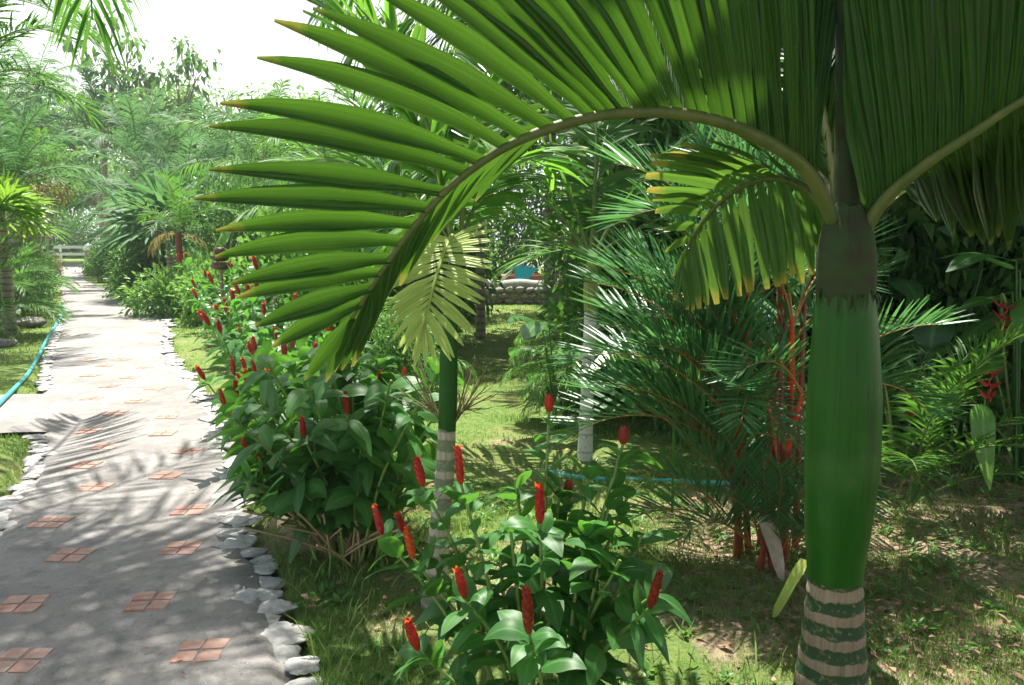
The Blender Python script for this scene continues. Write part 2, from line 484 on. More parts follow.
def dirtmask(x, y):
    d = fbm(x * 1.3, y * 1.3, 3) * 1.1 + fbm(x * 5, y * 5, 9) * .35 - .42
    d = d + np.clip((x - .2) * .16, 0, .3) * (y < 7)
    d = d - np.clip((y - 6) * .06, 0, .5)
    d = d - np.where(x < pathR(y), .5, 0)
    for c in CLUMPS:
        r = np.hypot(x - c[0], y - c[1]); d = d + .55 * np.exp(-(r / .75) ** 2)
    d = d + (fbm(x * 9, y * 9, 14, 2) - .5) * .35
    return np.clip((d - .30) * 1.5, 0, 1)


# ------------------------------------------------------------------ ground sheet
gx = np.concatenate([-np.geomspace(6, 400, 26)[::-1], np.arange(-5.9, 5.95, .07), np.geomspace(6, 400, 26)])
gy = np.concatenate([-np.geomspace(1, 60, 10)[::-1], np.arange(-.5, 13, .07), np.geomspace(13.1, 600, 40)])
X, Y = np.meshgrid(gx, gy)
Z = (fbm(X * 3, Y * 3, 5) - .5) * .05 + (fbm(X * .5, Y * .5, 6) - .5) * .06
d = dirtmask(X, Y)
Z = Z - d * .015
edge = np.minimum(X - pathL(Y), pathR(Y) - X)
br = on_path(X, Y, .12)
Z = np.where(br, -.05, Z + .01)
Z = np.where((X > 6) | (X < -6) | (Y > 13), np.minimum(Z, .0) * .5 - .012, Z)
mb = MB()
nx = len(gx); ny = len(gy)
i = np.arange(ny - 1)[:, None] * nx; j = np.arange(nx - 1)[None]
b = i + j
q = np.stack([b, b + 1, b + nx + 1, b + nx], -1).reshape(-1, 4)
mb.add(np.stack([X, Y, Z], -1), q, np.stack([X, Y], -1), d.ravel())
m, nt, N, L = newmat('lawn_and_soil')
out = nd(N, 'ShaderNodeOutputMaterial'); p = nd(N, 'ShaderNodeBsdfPrincipled')
g = nd(N, 'ShaderNodeTexCoord'); a = nd(N, 'ShaderNodeAttribute', attribute_name='rnd')
n1 = noise(nt, 1.2, 5, g.outputs['Object']); n2 = noise(nt, 22, 8, g.outputs['Object'], .8); n3 = noise(nt, 7, 6, g.outputs['Object'], .7)
gr = mixc(nt, (.07, .14, .028), (.20, .27, .08), maprange(nt, n2, .38, .62))
gr = mixc(nt, gr, (.32, .28, .13), mathn(nt, 'MULTIPLY', maprange(nt, n1, .45, .7), .5))
so_ = mixc(nt, (.27, .19, .125), (.46, .36, .26), maprange(nt, n3, .3, .7))
so_ = mixc(nt, so_, (.07, .045, .03), maprange(nt, n2, .52, .62))
so_ = mixc(nt, so_, (.55, .44, .33), maprange(nt, n2, .46, .36, 0, .8))
f = mathn(nt, 'ADD', a.outputs['Fac'], mathn(nt, 'MULTIPLY', mathn(nt, 'SUBTRACT', n2, .5), .9))
col = mixc(nt, gr, so_, maprange(nt, f, .32, .62))
L.new(col, p.inputs['Base Color']); p.inputs['Roughness'].default_value = .95; p.inputs['Specular IOR Level'].default_value = .15
bm_ = nd(N, 'ShaderNodeBump'); bm_.inputs['Strength'].default_value = .8; bm_.inputs['Distance'].default_value = .03
L.new(n2, bm_.inputs['Height']); L.new(bm_.outputs[0], p.inputs['Normal']); L.new(p.outputs[0], out.inputs[0])
tag(mb.build('ground', m), kind='structure')

# ------------------------------------------------------------------ concrete path
m, nt, N, L = newmat('gravelly_concrete')
out = nd(N, 'ShaderNodeOutputMaterial'); p = nd(N, 'ShaderNodeBsdfPrincipled')
g = nd(N, 'ShaderNodeTexCoord')
n1 = noise(nt, 1.3, 6, g.outputs['Object'], .6); n2 = noise(nt, 42, 8, g.outputs['Object'], .85); n3 = noise(nt, 8, 6, g.outputs['Object'], .65)
vo = nd(N, 'ShaderNodeTexVoronoi'); vo.inputs['Scale'].default_value = 48; L.new(g.outputs['Object'], vo.inputs['Vector'])
col = mixc(nt, (.225, .215, .205), (.34, .32, .305), maprange(nt, n1, .35, .65))
col = mixc(nt, col, (.17, .168, .165), mathn(nt, 'MULTIPLY', maprange(nt, n3, .48, .66), .75))
col = mixc(nt, col, (.55, .53, .51), mathn(nt, 'MULTIPLY', maprange(nt, vo.outputs['Distance'], .05, .22, 1, 0), maprange(nt, n2, .47, .54, 0, .8)))
col = mixc(nt, col, (.10, .10, .10), maprange(nt, n2, .54, .66, 0, .75))
L.new(col, p.inputs['Base Color']); p.inputs['Roughness'].default_value = .9; p.inputs['Specular IOR Level'].default_value = .25
bm_ = nd(N, 'ShaderNodeBump'); bm_.inputs['Strength'].default_value = .9; bm_.inputs['Distance'].default_value = .008
L.new(mathn(nt, 'ADD', n2, n3), bm_.inputs['Height']); L.new(bm_.outputs[0], p.inputs['Normal']); L.new(p.outputs[0], out.inputs[0])
M['concrete'] = m
ys = np.concatenate([np.arange(-5, 2.4, .5), np.arange(2.4, 14, .06), np.geomspace(14, 46, 60)])
le = pathL(ys) + (fbm(ys * 2.2, ys * 0, 21) - .5) * .14; re = pathR(ys) + (fbm(ys * 2.2, ys * 0, 22) - .5) * .14
c = np.linspace(0, 1, 17)
X = le[:, None] * (1 - c) + re[:, None] * c; Yy = np.broadcast_to(ys[:, None], X.shape)
Zp = .016 + (fbm(X * 2, Yy * 2, 31) - .5) * .016 - .05 * (np.abs(c - .5) > .49)
mb = MB(); i = np.arange(len(ys) - 1)[:, None] * 17; j = np.arange(16)[None]; b = i + j
mb.add(np.stack([X, Yy, Zp], -1), np.stack([b, b + 1, b + 18, b + 17], -1).reshape(-1, 4))
tag(mb.build('path', m), kind='structure')
mb = MB(); xs = np.linspace(-14, -2.6, 60); c = np.linspace(0, 1, 12)
off = -.05 * (-4.2 - xs)
y0 = BR0 + off + (fbm(xs * 2, xs * 0, 41) - .5) * .2; y1 = BR1 + off + (fbm(xs * 2, xs * 0, 42) - .5) * .2
Yy = y0[:, None] * (1 - c) + y1[:, None] * c; X = np.broadcast_to(xs[:, None], Yy.shape)
i = np.arange(59)[:, None] * 12; j = np.arange(11)[None]; b = i + j
mb.add(np.stack([X, Yy, np.full_like(X, .002)], -1), np.stack([b, b + 12, b + 13, b + 1], -1).reshape(-1, 4))
tag(mb.build('path_branch', m), kind='structure')
mb = MB(); mb.add([(-40, 43.5, .02), (30, 43.5, .02), (30, 50, .02), (-40, 50, .02)], [[0, 1, 2, 3]])
tag(mb.build('road', m), kind='structure')


# ------------------------------------------------------------------ edging stones
def rock_mesh(name, mat, seed, sub=2, flat=.45, rough=.28, sx=1.0, sy=1.0):
    import bmesh
    bm = bmesh.new(); bmesh.ops.create_icosphere(bm, subdivisions=sub + 1, radius=.5)
    r = np.random.default_rng(seed)
    planes = nrm(r.normal(size=(9, 3))); ds = r.uniform(.28, .45, 9)
    me = bpy.data.meshes.new(name)
    for v in bm.verts:
        co = np.array(v.co)
        for n_, d_ in zip(planes, ds):
            k = co @ n_ - d_
            if k > 0: co = co - n_ * k * .85
        n = np.array(v.normal)
        co = co * (1 + rough * (fbm(co[0] * 4 + seed, co[1] * 4 + co[2] * 3, seed) - .5) + .12 * (fbm(co[0] * 14 + seed, co[1] * 14 + co[2] * 9, seed) - .5) + .10 * (fbm(co[0] * 34 + seed, co[1] * 34 + co[2] * 25, seed) - .5))
        v.co = (co[0] * sx, co[1] * sy, co[2] * flat)
    for f in bm.faces: f.smooth = True
    bm.to_mesh(me); bm.free(); me.materials.append(mat)
    return me


STONES = [rock_mesh('edging_stone', M['stone'], s, 3, .40, .8, 1.0, 1.1) for s in range(8)]
k = 0
yy = 2.45
while yy < 19:
    sz = rng.uniform(.09, .21) * (1 + max(0, yy - 6) * .02)
    x = float(pathR(yy)) + rng.uniform(-.10, .04)
    o = inst('edging_stone', STONES[rng.integers(8)], None, (x, yy, .0 + rng.uniform(-.01, .015)), (rng.uniform(-.08, .08), rng.uniform(-.08, .08), rng.uniform(0, 6.28)), (sz * rng.uniform(.9, 1.2), sz, sz * .5))
    tag(o, 'rough whitish limestone set in the edging along the right border of the path', 'stone', 'edging stones along the right side of the path')
    yy += sz * rng.uniform(.62, .8); k += 1
yy = 3.0
while yy < 17:
    sz = rng.uniform(.10, .19)
    if not (BR0 - .05 < yy < BR1 + .1):
        x = float(pathL(yy)) + rng.uniform(-.02, .06)
        o = inst('edging_stone', STONES[rng.integers(8)], None, (x, yy, .0 + rng.uniform(-.01, .012)), (rng.uniform(-.08, .08), rng.uniform(-.08, .08), rng.uniform(0, 6.28)), (sz * rng.uniform(.9, 1.2), sz, sz * .48))
        tag(o, 'rough grey limestone set in the edging along the left border of the path', 'stone', 'edging stones along the left side of the path')
    yy += sz * rng.uniform(.65, .85)


# ------------------------------------------------------------------ terracotta insets, four tiles each
def tile_mesh(seed):
    import bmesh
    r = np.random.default_rng(seed)
    bm = bmesh.new(); bmesh.ops.create_cube(bm, size=1)
    for v in bm.verts:
        v.co = (v.co.x * .086 + r.uniform(-.005, .005), v.co.y * .086 + r.uniform(-.005, .005), v.co.z * .02 + r.uniform(-.001, .001))
    bmesh.ops.bevel(bm, geom=bm.edges[:], offset=.004, segments=2, affect='EDGES')
    me = bpy.data.meshes.new('tile'); bm.to_mesh(me); bm.free(); me.materials.append(M['tile'])
    return me


TILES = [tile_mesh(s) for s in range(5)]
ordn = ['nearest', 'second nearest', 'third nearest', 'fourth nearest', 'fifth nearest', 'sixth nearest', 'seventh nearest', 'eighth nearest', 'ninth nearest', 'tenth nearest', 'eleventh nearest', 'twelfth nearest', 'thirteenth nearest', 'fourteenth nearest', 'fifteenth nearest', 'sixteenth nearest', 'seventeenth nearest', 'eighteenth nearest', 'nineteenth nearest', 'twentieth nearest']
rowR = [(201, 655), (152, 605), (182, 551), (190, 513), (167, 478), (188, 453), (164, 435.5)]
rowL = [(20, 664), (22, 608), (71, 558), (51, 525.5), (95, 490), (85, 468), (106, 448.5), (88, 433)]
gR = [ground(*p) for p in rowR]; gL = [ground(*p) for p in rowL]
y = gR[-1][1] + .62; n = 0
while y < 11:
    w = pathR(y) - pathL(y)
    gR.append(np.array([pathL(y) + w * (.66 + .07 * (-1) ** n), y, 0])); gL.append(np.array([pathL(y) + w * (.33 + .06 * (-1) ** n), y + .15, 0])); y += .68; n += 1
for row, side in ((gR, 'right'), (gL, 'left')):
    for n, c in enumerate(row):
        t = thing('tile_inset', f'{ordn[n]} square inset of four terracotta tiles in the {side} hand row on the path', 'paving tiles', (c[0], c[1], .0115 + (fbm(c[0] * 2, c[1] * 2, 31) - .5) * .016), rng.uniform(-.12, .12), 'terracotta tile insets in the path')
        for sx in (-1, 1):
            for sy in (-1, 1):
                inst('tile', TILES[rng.integers(5)], t, (sx * .046, sy * .046, rng.uniform(-.002, .001)), (0, 0, rng.uniform(-.03, .03)))


# ------------------------------------------------------------------ grass, weeds, litter (uncountable)
def blades(mb, n, x0, x1, y0, y1, h0, h1, w, dens_dirt=.8, keep=None, lean=.7):
    x = rng.uniform(x0, x1, n); y = rng.uniform(y0, y1, n)
    ok = ~on_path(x, y, .06) & (np.abs(x) < .72 * y + .6) & (rng.random(n) > dirtmask(x, y) * dens_dirt * 1.25)
    ok &= fbm(x * 2.5, y * 2.5, 77) + rng.random(n) * .4 > .45
    if keep is not None: ok &= keep(x, y)
    x = x[ok]; y = y[ok]; n = len(x)
    h = rng.uniform(h0, h1, n) * (.6 + .8 * fbm(x * 3, y * 3, 78))
    th = rng.uniform(0, 6.283, n); ln = rng.uniform(.1, lean, n)
    D = np.stack([np.cos(th) * ln, np.sin(th) * ln, np.ones(n)], 1); D = nrm(D)
    S = nrm(np.stack([-np.sin(th), np.cos(th), rng.uniform(-.2, .2, n)], 1))
    B = np.stack([x, y, np.full(n, -.01)], 1)
    w_ = (w * rng.uniform(.6, 1.3, n))[:, None]; h = h[:, None]
    Mx = B + D * h * .55
    Tp = B + D * h * .85 + np.stack([np.cos(th), np.sin(th), -.1 * np.ones(n)], 1) * h * .35 * ln[:, None]
    V = np.stack([B - S * w_, B + S * w_, Mx + S * w_ * .8, Mx - S * w_ * .8, Tp], 1)
    k = np.arange(n)[:, None] * 5
    q = np.vstack([np.hstack([k, k + 1, k + 2, k + 3]), np.hstack([k + 3, k + 2, k + 4, np.full((n, 1), 0)])])
    q4 = q.copy(); q4[n:, 3] = -1
    Qs = np.where(q4 >= 0, q4, -1)
    mb.V.append(V.reshape(-1, 3)); mb.Q.append(np.where(Qs >= 0, Qs + mb.n, -1)); mb.U.append(np.tile([[0, 0], [1, 0], [1, .5], [0, .5], [.5, 1]], (n, 1)))
    mb.A.append(np.repeat(rng.random(n), 5)); mb.M.append(np.zeros(len(Qs), int)); mb.n += n * 5


M['grass'] = leaf_mat('grass_blade', (.07, .165, .026), (.22, .32, .09), (.27, .43, .08), .55, .35, spec=.25)
mb = MB()
blades(mb, 150000, -1.6, 4.2, 2.2, 5.0, .02, .06, .0019, .5)
blades(mb, 110000, -1.5, 2.6, 2.3, 3.9, .015, .05, .0014, .45)
blades(mb, 95000, -6, 6, 5.0, 9.5, .03, .06, .003, .6)
blades(mb, 70000, -11, 6, 9.5, 21, .03, .06, .006)
tag(mb.build('lawn_grass', M['grass']), 'short patchy grass growing over the soil', 'grass', kind='stuff')
mb = MB()
blades(mb, 6500, -2.3, 4.2, 2.3, 5.5, .08, .19, .004, .95, lambda x, y: fbm(x * 1.8, y * 1.8, 90) > .50, 1.0)
tag(mb.build('grass_tufts', M['grass']), 'taller loose tufts of weedy grass among the bare soil', 'grass', kind='stuff')
# small broad leaved weeds
mb = MB(); n = 1300
x = rng.uniform(-1.5, 3.9, n); y = rng.uniform(2.4, 5.6, n)
ok = ~on_path(x, y, .1) & (fbm(x * 2.2, y * 2.2, 95) > .5); x = x[ok]; y = y[ok]
for xx, yy in zip(x, y):
    m_ = rng.integers(4, 9); th = rng.uniform(0, 6.28, m_)
    D = np.stack([np.cos(th), np.sin(th), rng.uniform(.1, 1.1, m_)], 1)
    leafcloud(mb, np.tile([xx, yy, .005], (m_, 1)) + D * .008, D, np.tile([0, 0, 1.], (m_, 1)), rng.uniform(.025, .07, m_), rng.uniform(.006, .014, m_))
tag(mb.build('ground_weeds', M['shrublight']), 'small broad leaved weeds scattered on the soil', 'weeds', kind='stuff')
mb = MB(); n = 5200
x = rng.uniform(-1.2, 4.4, n); y = rng.uniform(2.4, 6.5, n)
ok = ~on_path(x, y, .08) & (rng.random(n) < dirtmask(x, y) + .08); x = x[ok]; y = y[ok]; n = len(x); th = rng.uniform(0, 6.28, n)
leafcloud(mb, np.stack([x, y, .012 + rng.random(n) * .015], 1), np.stack([np.cos(th), np.sin(th), rng.uniform(-.2, .35, n)], 1), np.stack([rng.normal(0, .3, n), rng.normal(0, .3, n), np.ones(n)], 1), rng.uniform(.02, .075, n), rng.uniform(.005, .016, n))
M['litter'] = leaf_mat('leaf_litter', (.16, .09, .05), (.36, .25, .16), (.2, .12, .06), .8, .15)
n = 90; x = rng.uniform(-2.6, -.5, n); y = rng.uniform(2.7, 9, n); ok = (x > pathL(y) + .05) & (x < pathR(y) - .05); x = x[ok]; y = y[ok]; n = len(x); th = rng.uniform(0, 6.28, n)
leafcloud(mb, np.stack([x, y, .032 + 0 * x], 1), np.stack([np.cos(th), np.sin(th), rng.uniform(-.1, .15, n)], 1), np.stack([rng.normal(0, .2, n), rng.normal(0, .2, n), np.ones(n)], 1), rng.uniform(.012, .04, n), rng.uniform(.003, .008, n))
tag(mb.build('leaf_litter', M['litter']), 'brown fallen leaves littering the bare soil', 'fallen leaves', kind='stuff')

# ------------------------------------------------------------------ hoses
P = [ground(*p) for p in [(-60, 470), (-25, 432), (0, 406), (14, 392), (27, 378), (38, 360), (46, 343), (54, 330), (61, 320), (64, 313), (60, 305)]]
mb = MB(); tube(mb, smooth_curve(P, 90) + [0, 0, .03], .022, 10)
tag(mb.build('garden_hose', M['hose']), 'turquoise garden hose lying along the left grass border of the path', 'hose')
P = [ground(*p) for p in [(545, 473), (575, 479), (600, 481), (625, 481), (650, 483), (675, 483), (700, 485), (740, 486)]]
mb = MB(); tube(mb, smooth_curve(P, 70) + [0, 0, .012], .019, 10)
tag(mb.build('garden_hose', M['hose']), 'turquoise garden hose crossing the lawn behind the front ginger plants', 'hose')
# ------------------------------------------------------------------ helpers for plants placed in the world
def bu(mb, name, mats, parent, base):
    me = mb.mesh(name, mats); me.transform(Matrix.Translation(-Vector(base)))
    o = bpy.data.objects.new(name, me); C.objects.link(o); o.parent = parent
    return o


def wprof(u, blunt=.15, peak=.3):
    """half width along a leaflet"""
    a = np.clip(u / peak, 0, 1) ** .6
    b = np.where(u > peak, 1 - (1 - blunt) * np.clip((u - peak) / (1 - peak), 0, 1) ** 2.0, 1)
    return np.maximum(a * b, .06)


def hand_frond(parent, base, ctrl, rows, hw, mats, rad=(.020, .006), jit=.02, bow=.05, blunt=.2, peak=.3, N=11, wav=.05, fold=.22, ncol=5, name='frond', warp=None):
    """frond along a modelled midrib; every row gives leaflet tips in space against the midrib parameter"""
    ctrl = np.array(ctrl); m = len(ctrl) - 1
    S_ = smooth_curve(ctrl, 40 * m + 1); T_ = nrm(np.gradient(S_, axis=0))
    mb = MB()
    for keys, n, up in rows:
        ks = np.array([k for k, _ in keys]); tp = np.array([t for _, t in keys])
        k = np.linspace(ks[0], ks[-1], n) if warp is None else np.interp(np.linspace(0, 1, n), [0, warp[0], 1], [ks[0], warp[1], ks[-1]])
        k = k + rng.normal(0, .1 * (ks[-1] - ks[0]) / n, n)
        k = np.clip(k, ks[0], ks[-1])
        tip = np.stack([np.interp(k, ks, tp[:, c]) for c in range(3)], 1)
        idx = np.clip((k * 40).astype(int), 0, len(S_) - 1)
        b = S_[idx]; T = T_[idx]
        d = tip - b; ln = np.linalg.norm(d, axis=1)
        tip = tip + rng.normal(0, 1, (n, 3)) * jit * ln[:, None]
        u = np.linspace(0, 1, N)
        P = b[:, None] + (tip - b)[:, None] * u[None, :, None]
        P = P + np.array(up)[None, None] * (ln[:, None] * bow * rng.uniform(.6, 1.4, (n, 1)))[:, :, None] * (4 * u * (1 - u))[None, :, None]
        dn = nrm(tip - b); Sp = T - dn * (T * dn).sum(1, keepdims=True); Sq = np.cross(dn, [0., 1., 0.]); Sq = Sq * np.sign((Sq * Sp).sum(1, keepdims=True))
        S = np.repeat(nrm(Sp + .55 * Sq + rng.normal(0, .12, (n, 3)))[:, None], N, 1)
        w = hw * np.minimum(1, .35 + ln / .45)[:, None] * np.maximum(wprof(u, blunt, peak), .5 * (u < .3))[None] * rng.uniform(.85, 1.15, (n, 1))
        ribbons(mb, P, S, w, fold=fold, ncol=ncol, wav=wav)
    fr = bu(mb, name, mats[0], parent, base)
    mb = MB(); tube(mb, S_, np.linspace(rad[0], rad[1], len(S_)), 8)
    bu(mb, 'midrib', mats[1], fr, base)
    return fr


def frond_geo(L=1.5, e0=60, droop=70, n=24, ll=.6, lw=.03, petiole=.15, a0=70, a1=28, lift=22, ld=.3, N=5, blunt=.12, peak=.3, rad=.014, seed=0, jit=.08, ncol=3, lenpow=.5, tw=0.):
    r = np.random.default_rng(seed)
    mb = MB()
    s = np.linspace(0, 1, 40)
    el = R(e0) - R(droop) * s ** 1.4
    side = R(tw) * s ** 2
    dx = np.cos(el) * np.cos(side); dy = np.cos(el) * np.sin(side); dz = np.sin(el)
    T = np.stack([dx, dy, dz], 1); Pp = np.vstack([[0, 0, 0], np.cumsum(T[:-1], 0)]) * L / 40
    T = nrm(np.gradient(Pp, axis=0))
    B = nrm(np.cross(T, [0, 0, 1.0])); Nn = np.cross(B, T)
    tube(mb, Pp, np.linspace(rad, rad * .25, 40), 5, mat=1)
    for sg in (-1, 1):
        t = np.linspace(petiole, .985, n) + r.normal(0, .3 / n, n)
        t = np.clip(t, petiole, .99)
        f = (t - petiole) / (1 - petiole)
        idx = np.clip((t * 39), 0, 38.99); i0 = idx.astype(int); fr_ = (idx - i0)[:, None]
        b = Pp[i0] * (1 - fr_) + Pp[i0 + 1] * fr_
        Tt = T[i0]; Bb = B[i0]; Nb = Nn[i0]
        a = R(1) * (a0 + (a1 - a0) * f + r.normal(0, 100 * jit, n) * .6)
        v = R(1) * (lift + r.normal(0, 100 * jit, n))
        d = nrm(np.cos(a)[:, None] * Tt + np.sin(a)[:, None] * (sg * Bb * np.cos(v)[:, None] + Nb * np.sin(v)[:, None]))
        ln = ll * (np.sin(np.pi * (.12 + .80 * f)) ** lenpow) * r.uniform(.9, 1.1, n)
        u = np.linspace(0, 1, N)
        P = b[:, None] + d[:, None] * (ln[:, None] * u[None])[..., None]
        P[..., 2] -= (ln[:, None] * ld * r.uniform(.7, 1.3, (n, 1))) * (u ** 2)[None]
        S = np.repeat(nrm(Tt + r.normal(0, .15, (n, 3)))[:, None], N, 1)
        ribbons(mb, P, S, lw * wprof(u, blunt, peak)[None] * r.uniform(.8, 1.2, (n, 1)), fold=.3, ncol=ncol, rnd=r.random(n))
    return mb


def variants(name, leafm, rachm, n_each=1, ages=((78, 45), (58, 75), (32, 80), (5, 60), (-15, 65)), seed=0, **kw):
    out = []
    for i, (e, dr) in enumerate(ages):
        out.append([frond_geo(e0=e, droop=dr, seed=seed + 10 * i + j, tw=rng.uniform(-25, 25), **kw).mesh('frond', [leafm, rachm]) for j in range(n_each)])
    return out


M['rachis'] = plain('frond_midrib', (.10, .17, .04), (.18, .22, .07), 20, .5, 0)
M['rachisred'] = plain('orange_petiole', (.40, .14, .03), (.20, .18, .05), 9, .45, 0)
V_veit = variants('v', M['hero'], M['hero_rachis'], 2, seed=1, L=1.35, n=22, ll=.58, lw=.030, petiole=.16, N=7, blunt=.3, lift=15, rad=.016, ncol=5)
V_mid = variants('m', M['mid'], M['rachis'], 2, seed=2, L=1.15, n=20, ll=.46, lw=.030, petiole=.14, N=6, blunt=.35, lift=25, rad=.012)
V_white = variants('w', M['areca'], M['rachis'], 2, seed=3, L=1.7, n=30, ll=.55, lw=.020, petiole=.14, N=5, lift=15, ld=.35)
V_lip = variants('l', M['lip'], M['rachisred'], 2, seed=4, L=1.15, n=28, ll=.42, lw=.0105, petiole=.2, N=5, lift=28, ld=.05, a0=58, a1=30, jit=.035, rad=.009, blunt=.1, ages=((80, 40), (62, 60), (45, 75), (20, 65)))
V_areca = variants('a', M['areca'], M['rachis'], 2, seed=5, L=1.9, n=34, ll=.5, lw=.014, petiole=.18, N=5, lift=25, ld=.3, ages=((82, 50), (68, 75), (52, 90), (35, 85)))
V_coco = variants('c', M['areca'], M['rachis'], 2, seed=6, L=3.0, n=44, ll=.75, lw=.018, petiole=.12, N=5, lift=10, ld=.6, rad=.03)
V_blue = variants('b', M['bluepalm'], M['rachis'], 2, seed=7, L=3.4, n=44, ll=.8, lw=.024, petiole=.15, N=4, lift=20, ld=.45, rad=.035, ages=((84, 40), (70, 70), (52, 90), (28, 80)))
V_feather = variants('f', M['feather'], M['rachis'], 2, seed=8, L=.75, n=26, ll=.16, lw=.008, petiole=.08, N=3, lift=5, ld=.3, rad=.006, ages=((70, 90), (50, 110), (30, 100), (5, 70)))
V_dry = variants('d', M['dryleaf'], M['rachisred'], 1, seed=9, L=1.5, n=26, ll=.4, lw=.014, N=4, lift=-10, ld=.8, rad=.02, ages=((10, 90),))


def crown(parent, z, V, n, seed=0, sc=1., tilt=8, x=0, y=0, dirs=None, rc=.03):
    r = np.random.default_rng(seed)
    for i in range(n):
        age = min(len(V) - 1, int(i / n * len(V)))
        az = i * 2.39996 + r.uniform(-.3, .3) + seed
        if dirs is not None and i < len(dirs): az, age = R(dirs[i][0]), dirs[i][1]
        me = V[age][r.integers(len(V[age]))]
        inst('frond', me, parent, (x + rc * math.cos(az), y + rc * math.sin(az), z - age * .02), (R(r.uniform(-tilt, tilt)), R(r.uniform(-tilt, tilt)), az), sc * r.uniform(.88, 1.1))


def palm(label, base, h, r0, r1, V, n, seed, trunk=None, shaft=None, group=None, sc=1., lean=(0, 0), bend=1.5, name='palm_tree', dirs=None, tilt=8):
    t = thing(name, label, 'palm tree', base, 0, group)
    zz = np.linspace(0, 1, 22)
    P = np.stack([lean[0] * zz ** bend, lean[1] * zz ** bend, h * zz - .05 * (zz == 0)], 1)
    mb = MB(); tube(mb, P, r0 + (r1 - r0) * np.clip(zz * 2.2, 0, 1) ** .6, 12)
    mb.build('trunk', trunk or M['palmtrunk'], t)
    zt = h
    if shaft:
        z2 = np.linspace(0, 1, 10)
        mb = MB(); tube(mb, np.stack([np.full(10, lean[0]), np.full(10, lean[1]), h - .02 + shaft[0] * z2], 1), shaft[1] * (1 + .25 * np.sin(np.pi * np.minimum(1, z2 * 1.3)) - .35 * z2), 12)
        mb.build('crownshaft', shaft[2], t); zt = h + shaft[0] - .03
    crown(t, zt, V, n, seed, sc, tilt, lean[0], lean[1], dirs)
    return t


# ================================================================== the big palm in the right foreground
Y0 = 2.2
pb = np.array([*at(826, 800, Y0)[:2], 0.0])
main = thing('palm_tree', 'large palm in the right foreground with thick glossy green crownshaft above a banded trunk', 'palm tree', tuple(pb))
mb = MB()
pts = [at(826, 806, Y0), at(829, 730, Y0), at(831, 685, Y0), at(833, 640, Y0), at(834.5, 600, Y0), at(835, 572, Y0)]
cv = smooth_curve(pts, 60); ks = np.linspace(0, 5, 60)
rr = np.interp(ks, range(6), np.array([52, 43, 37.5, 32.5, 28.5, 26.5]) * Y0 / 800)
rr = rr + .0016 * np.sin(np.linspace(0, 60, 60))
tube(mb, cv, rr, 40); bu(mb, 'trunk', M['maintrunk'], main, pb)
mb = MB()
pts = [at(835, 577, Y0), at(835.5, 560, Y0), at(838, 520, Y0), at(842, 460, Y0), at(844, 400, Y0), at(845, 340, Y0), at(845.5, 292, Y0), at(846, 250, Y0)]
rr = np.array([27.5, 28.5, 33, 36.6, 36.2, 32, 27.5, 23]) * Y0 / 800
tube(mb, smooth_curve(pts, 60), np.interp(np.linspace(0, 7, 60), range(8), rr), 40); bu(mb, 'crownshaft', M['shaft'], main, pb)
# old leaf sheath: a torn collar round the top of the crownshaft
th = np.linspace(0, 2 * math.pi, 61)[:-1]; lev = np.linspace(0, 1, 14)
c0 = at(845.5, 297, Y0); c1 = at(847, 205, Y0)
low = .016 * np.sin(3 * th + 1) + .010 * np.sin(7 * th) + .05 * rng.random(60) ** 3 + .012 * rng.random(60)
rc = np.interp(lev, [0, .15, .45, .7, 1], np.array([27.5, 29, 29.5, 25, 14]) * Y0 / 800)
V = np.zeros((14, 60, 3))
for a_, l_ in enumerate(lev):
    c_ = c0 * (1 - l_) + c1 * l_
    V[a_, :, 0] = c_[0] + rc[a_] * np.cos(th) + .004 * np.sin(5 * th); V[a_, :, 1] = c_[1] + rc[a_] * np.sin(th)
    V[a_, :, 2] = c_[2] - low * (1 - l_) + .006 * np.sin(4 * th + l_ * 5)
mb = MB(); i = np.arange(13)[:, None] * 60; j = np.arange(60)[None]; jn = (j + 1) % 60
mb.add(V, np.stack(np.broadcast_arrays(i + j, i + jn, i + 60 + jn, i + 60 + j), -1).reshape(-1, 4)); 
for _ in range(26):                                   # loose dry fibres of the torn edge
    a_ = rng.uniform(0, 6.28); p0 = c0 + np.array([math.cos(a_) * .082, math.sin(a_) * .082, .012]); ln_ = rng.uniform(.02, .07)
    p = np.stack([p0, p0 + [math.cos(a_) * .006, math.sin(a_) * .006, -ln_ * .5], p0 + [math.cos(a_) * .010 + rng.normal(0, .006), math.sin(a_) * .010, -ln_]])
    ribbons(mb, p[None], np.tile([-math.sin(a_), math.cos(a_), .1], (1, 3, 1)), np.array([[.006, .004, .001]]) * rng.uniform(.5, 1.3), fold=.2)
bu(mb, 'leaf_sheath', M['oldsheath'], main, pb)
mb = MB(); tube(mb, smooth_curve([at(846, 260, 2.25), at(848, 190, 2.27), at(846, 100, 2.3), at(842, -60, 2.36), at(838, -260, 2.42)], 40), np.interp(np.linspace(0, 1, 40), [0, .3, 1], [.05, .038, .008]), 14)
bu(mb, 'spear_leaf', M['oldsheath'], main, pb)

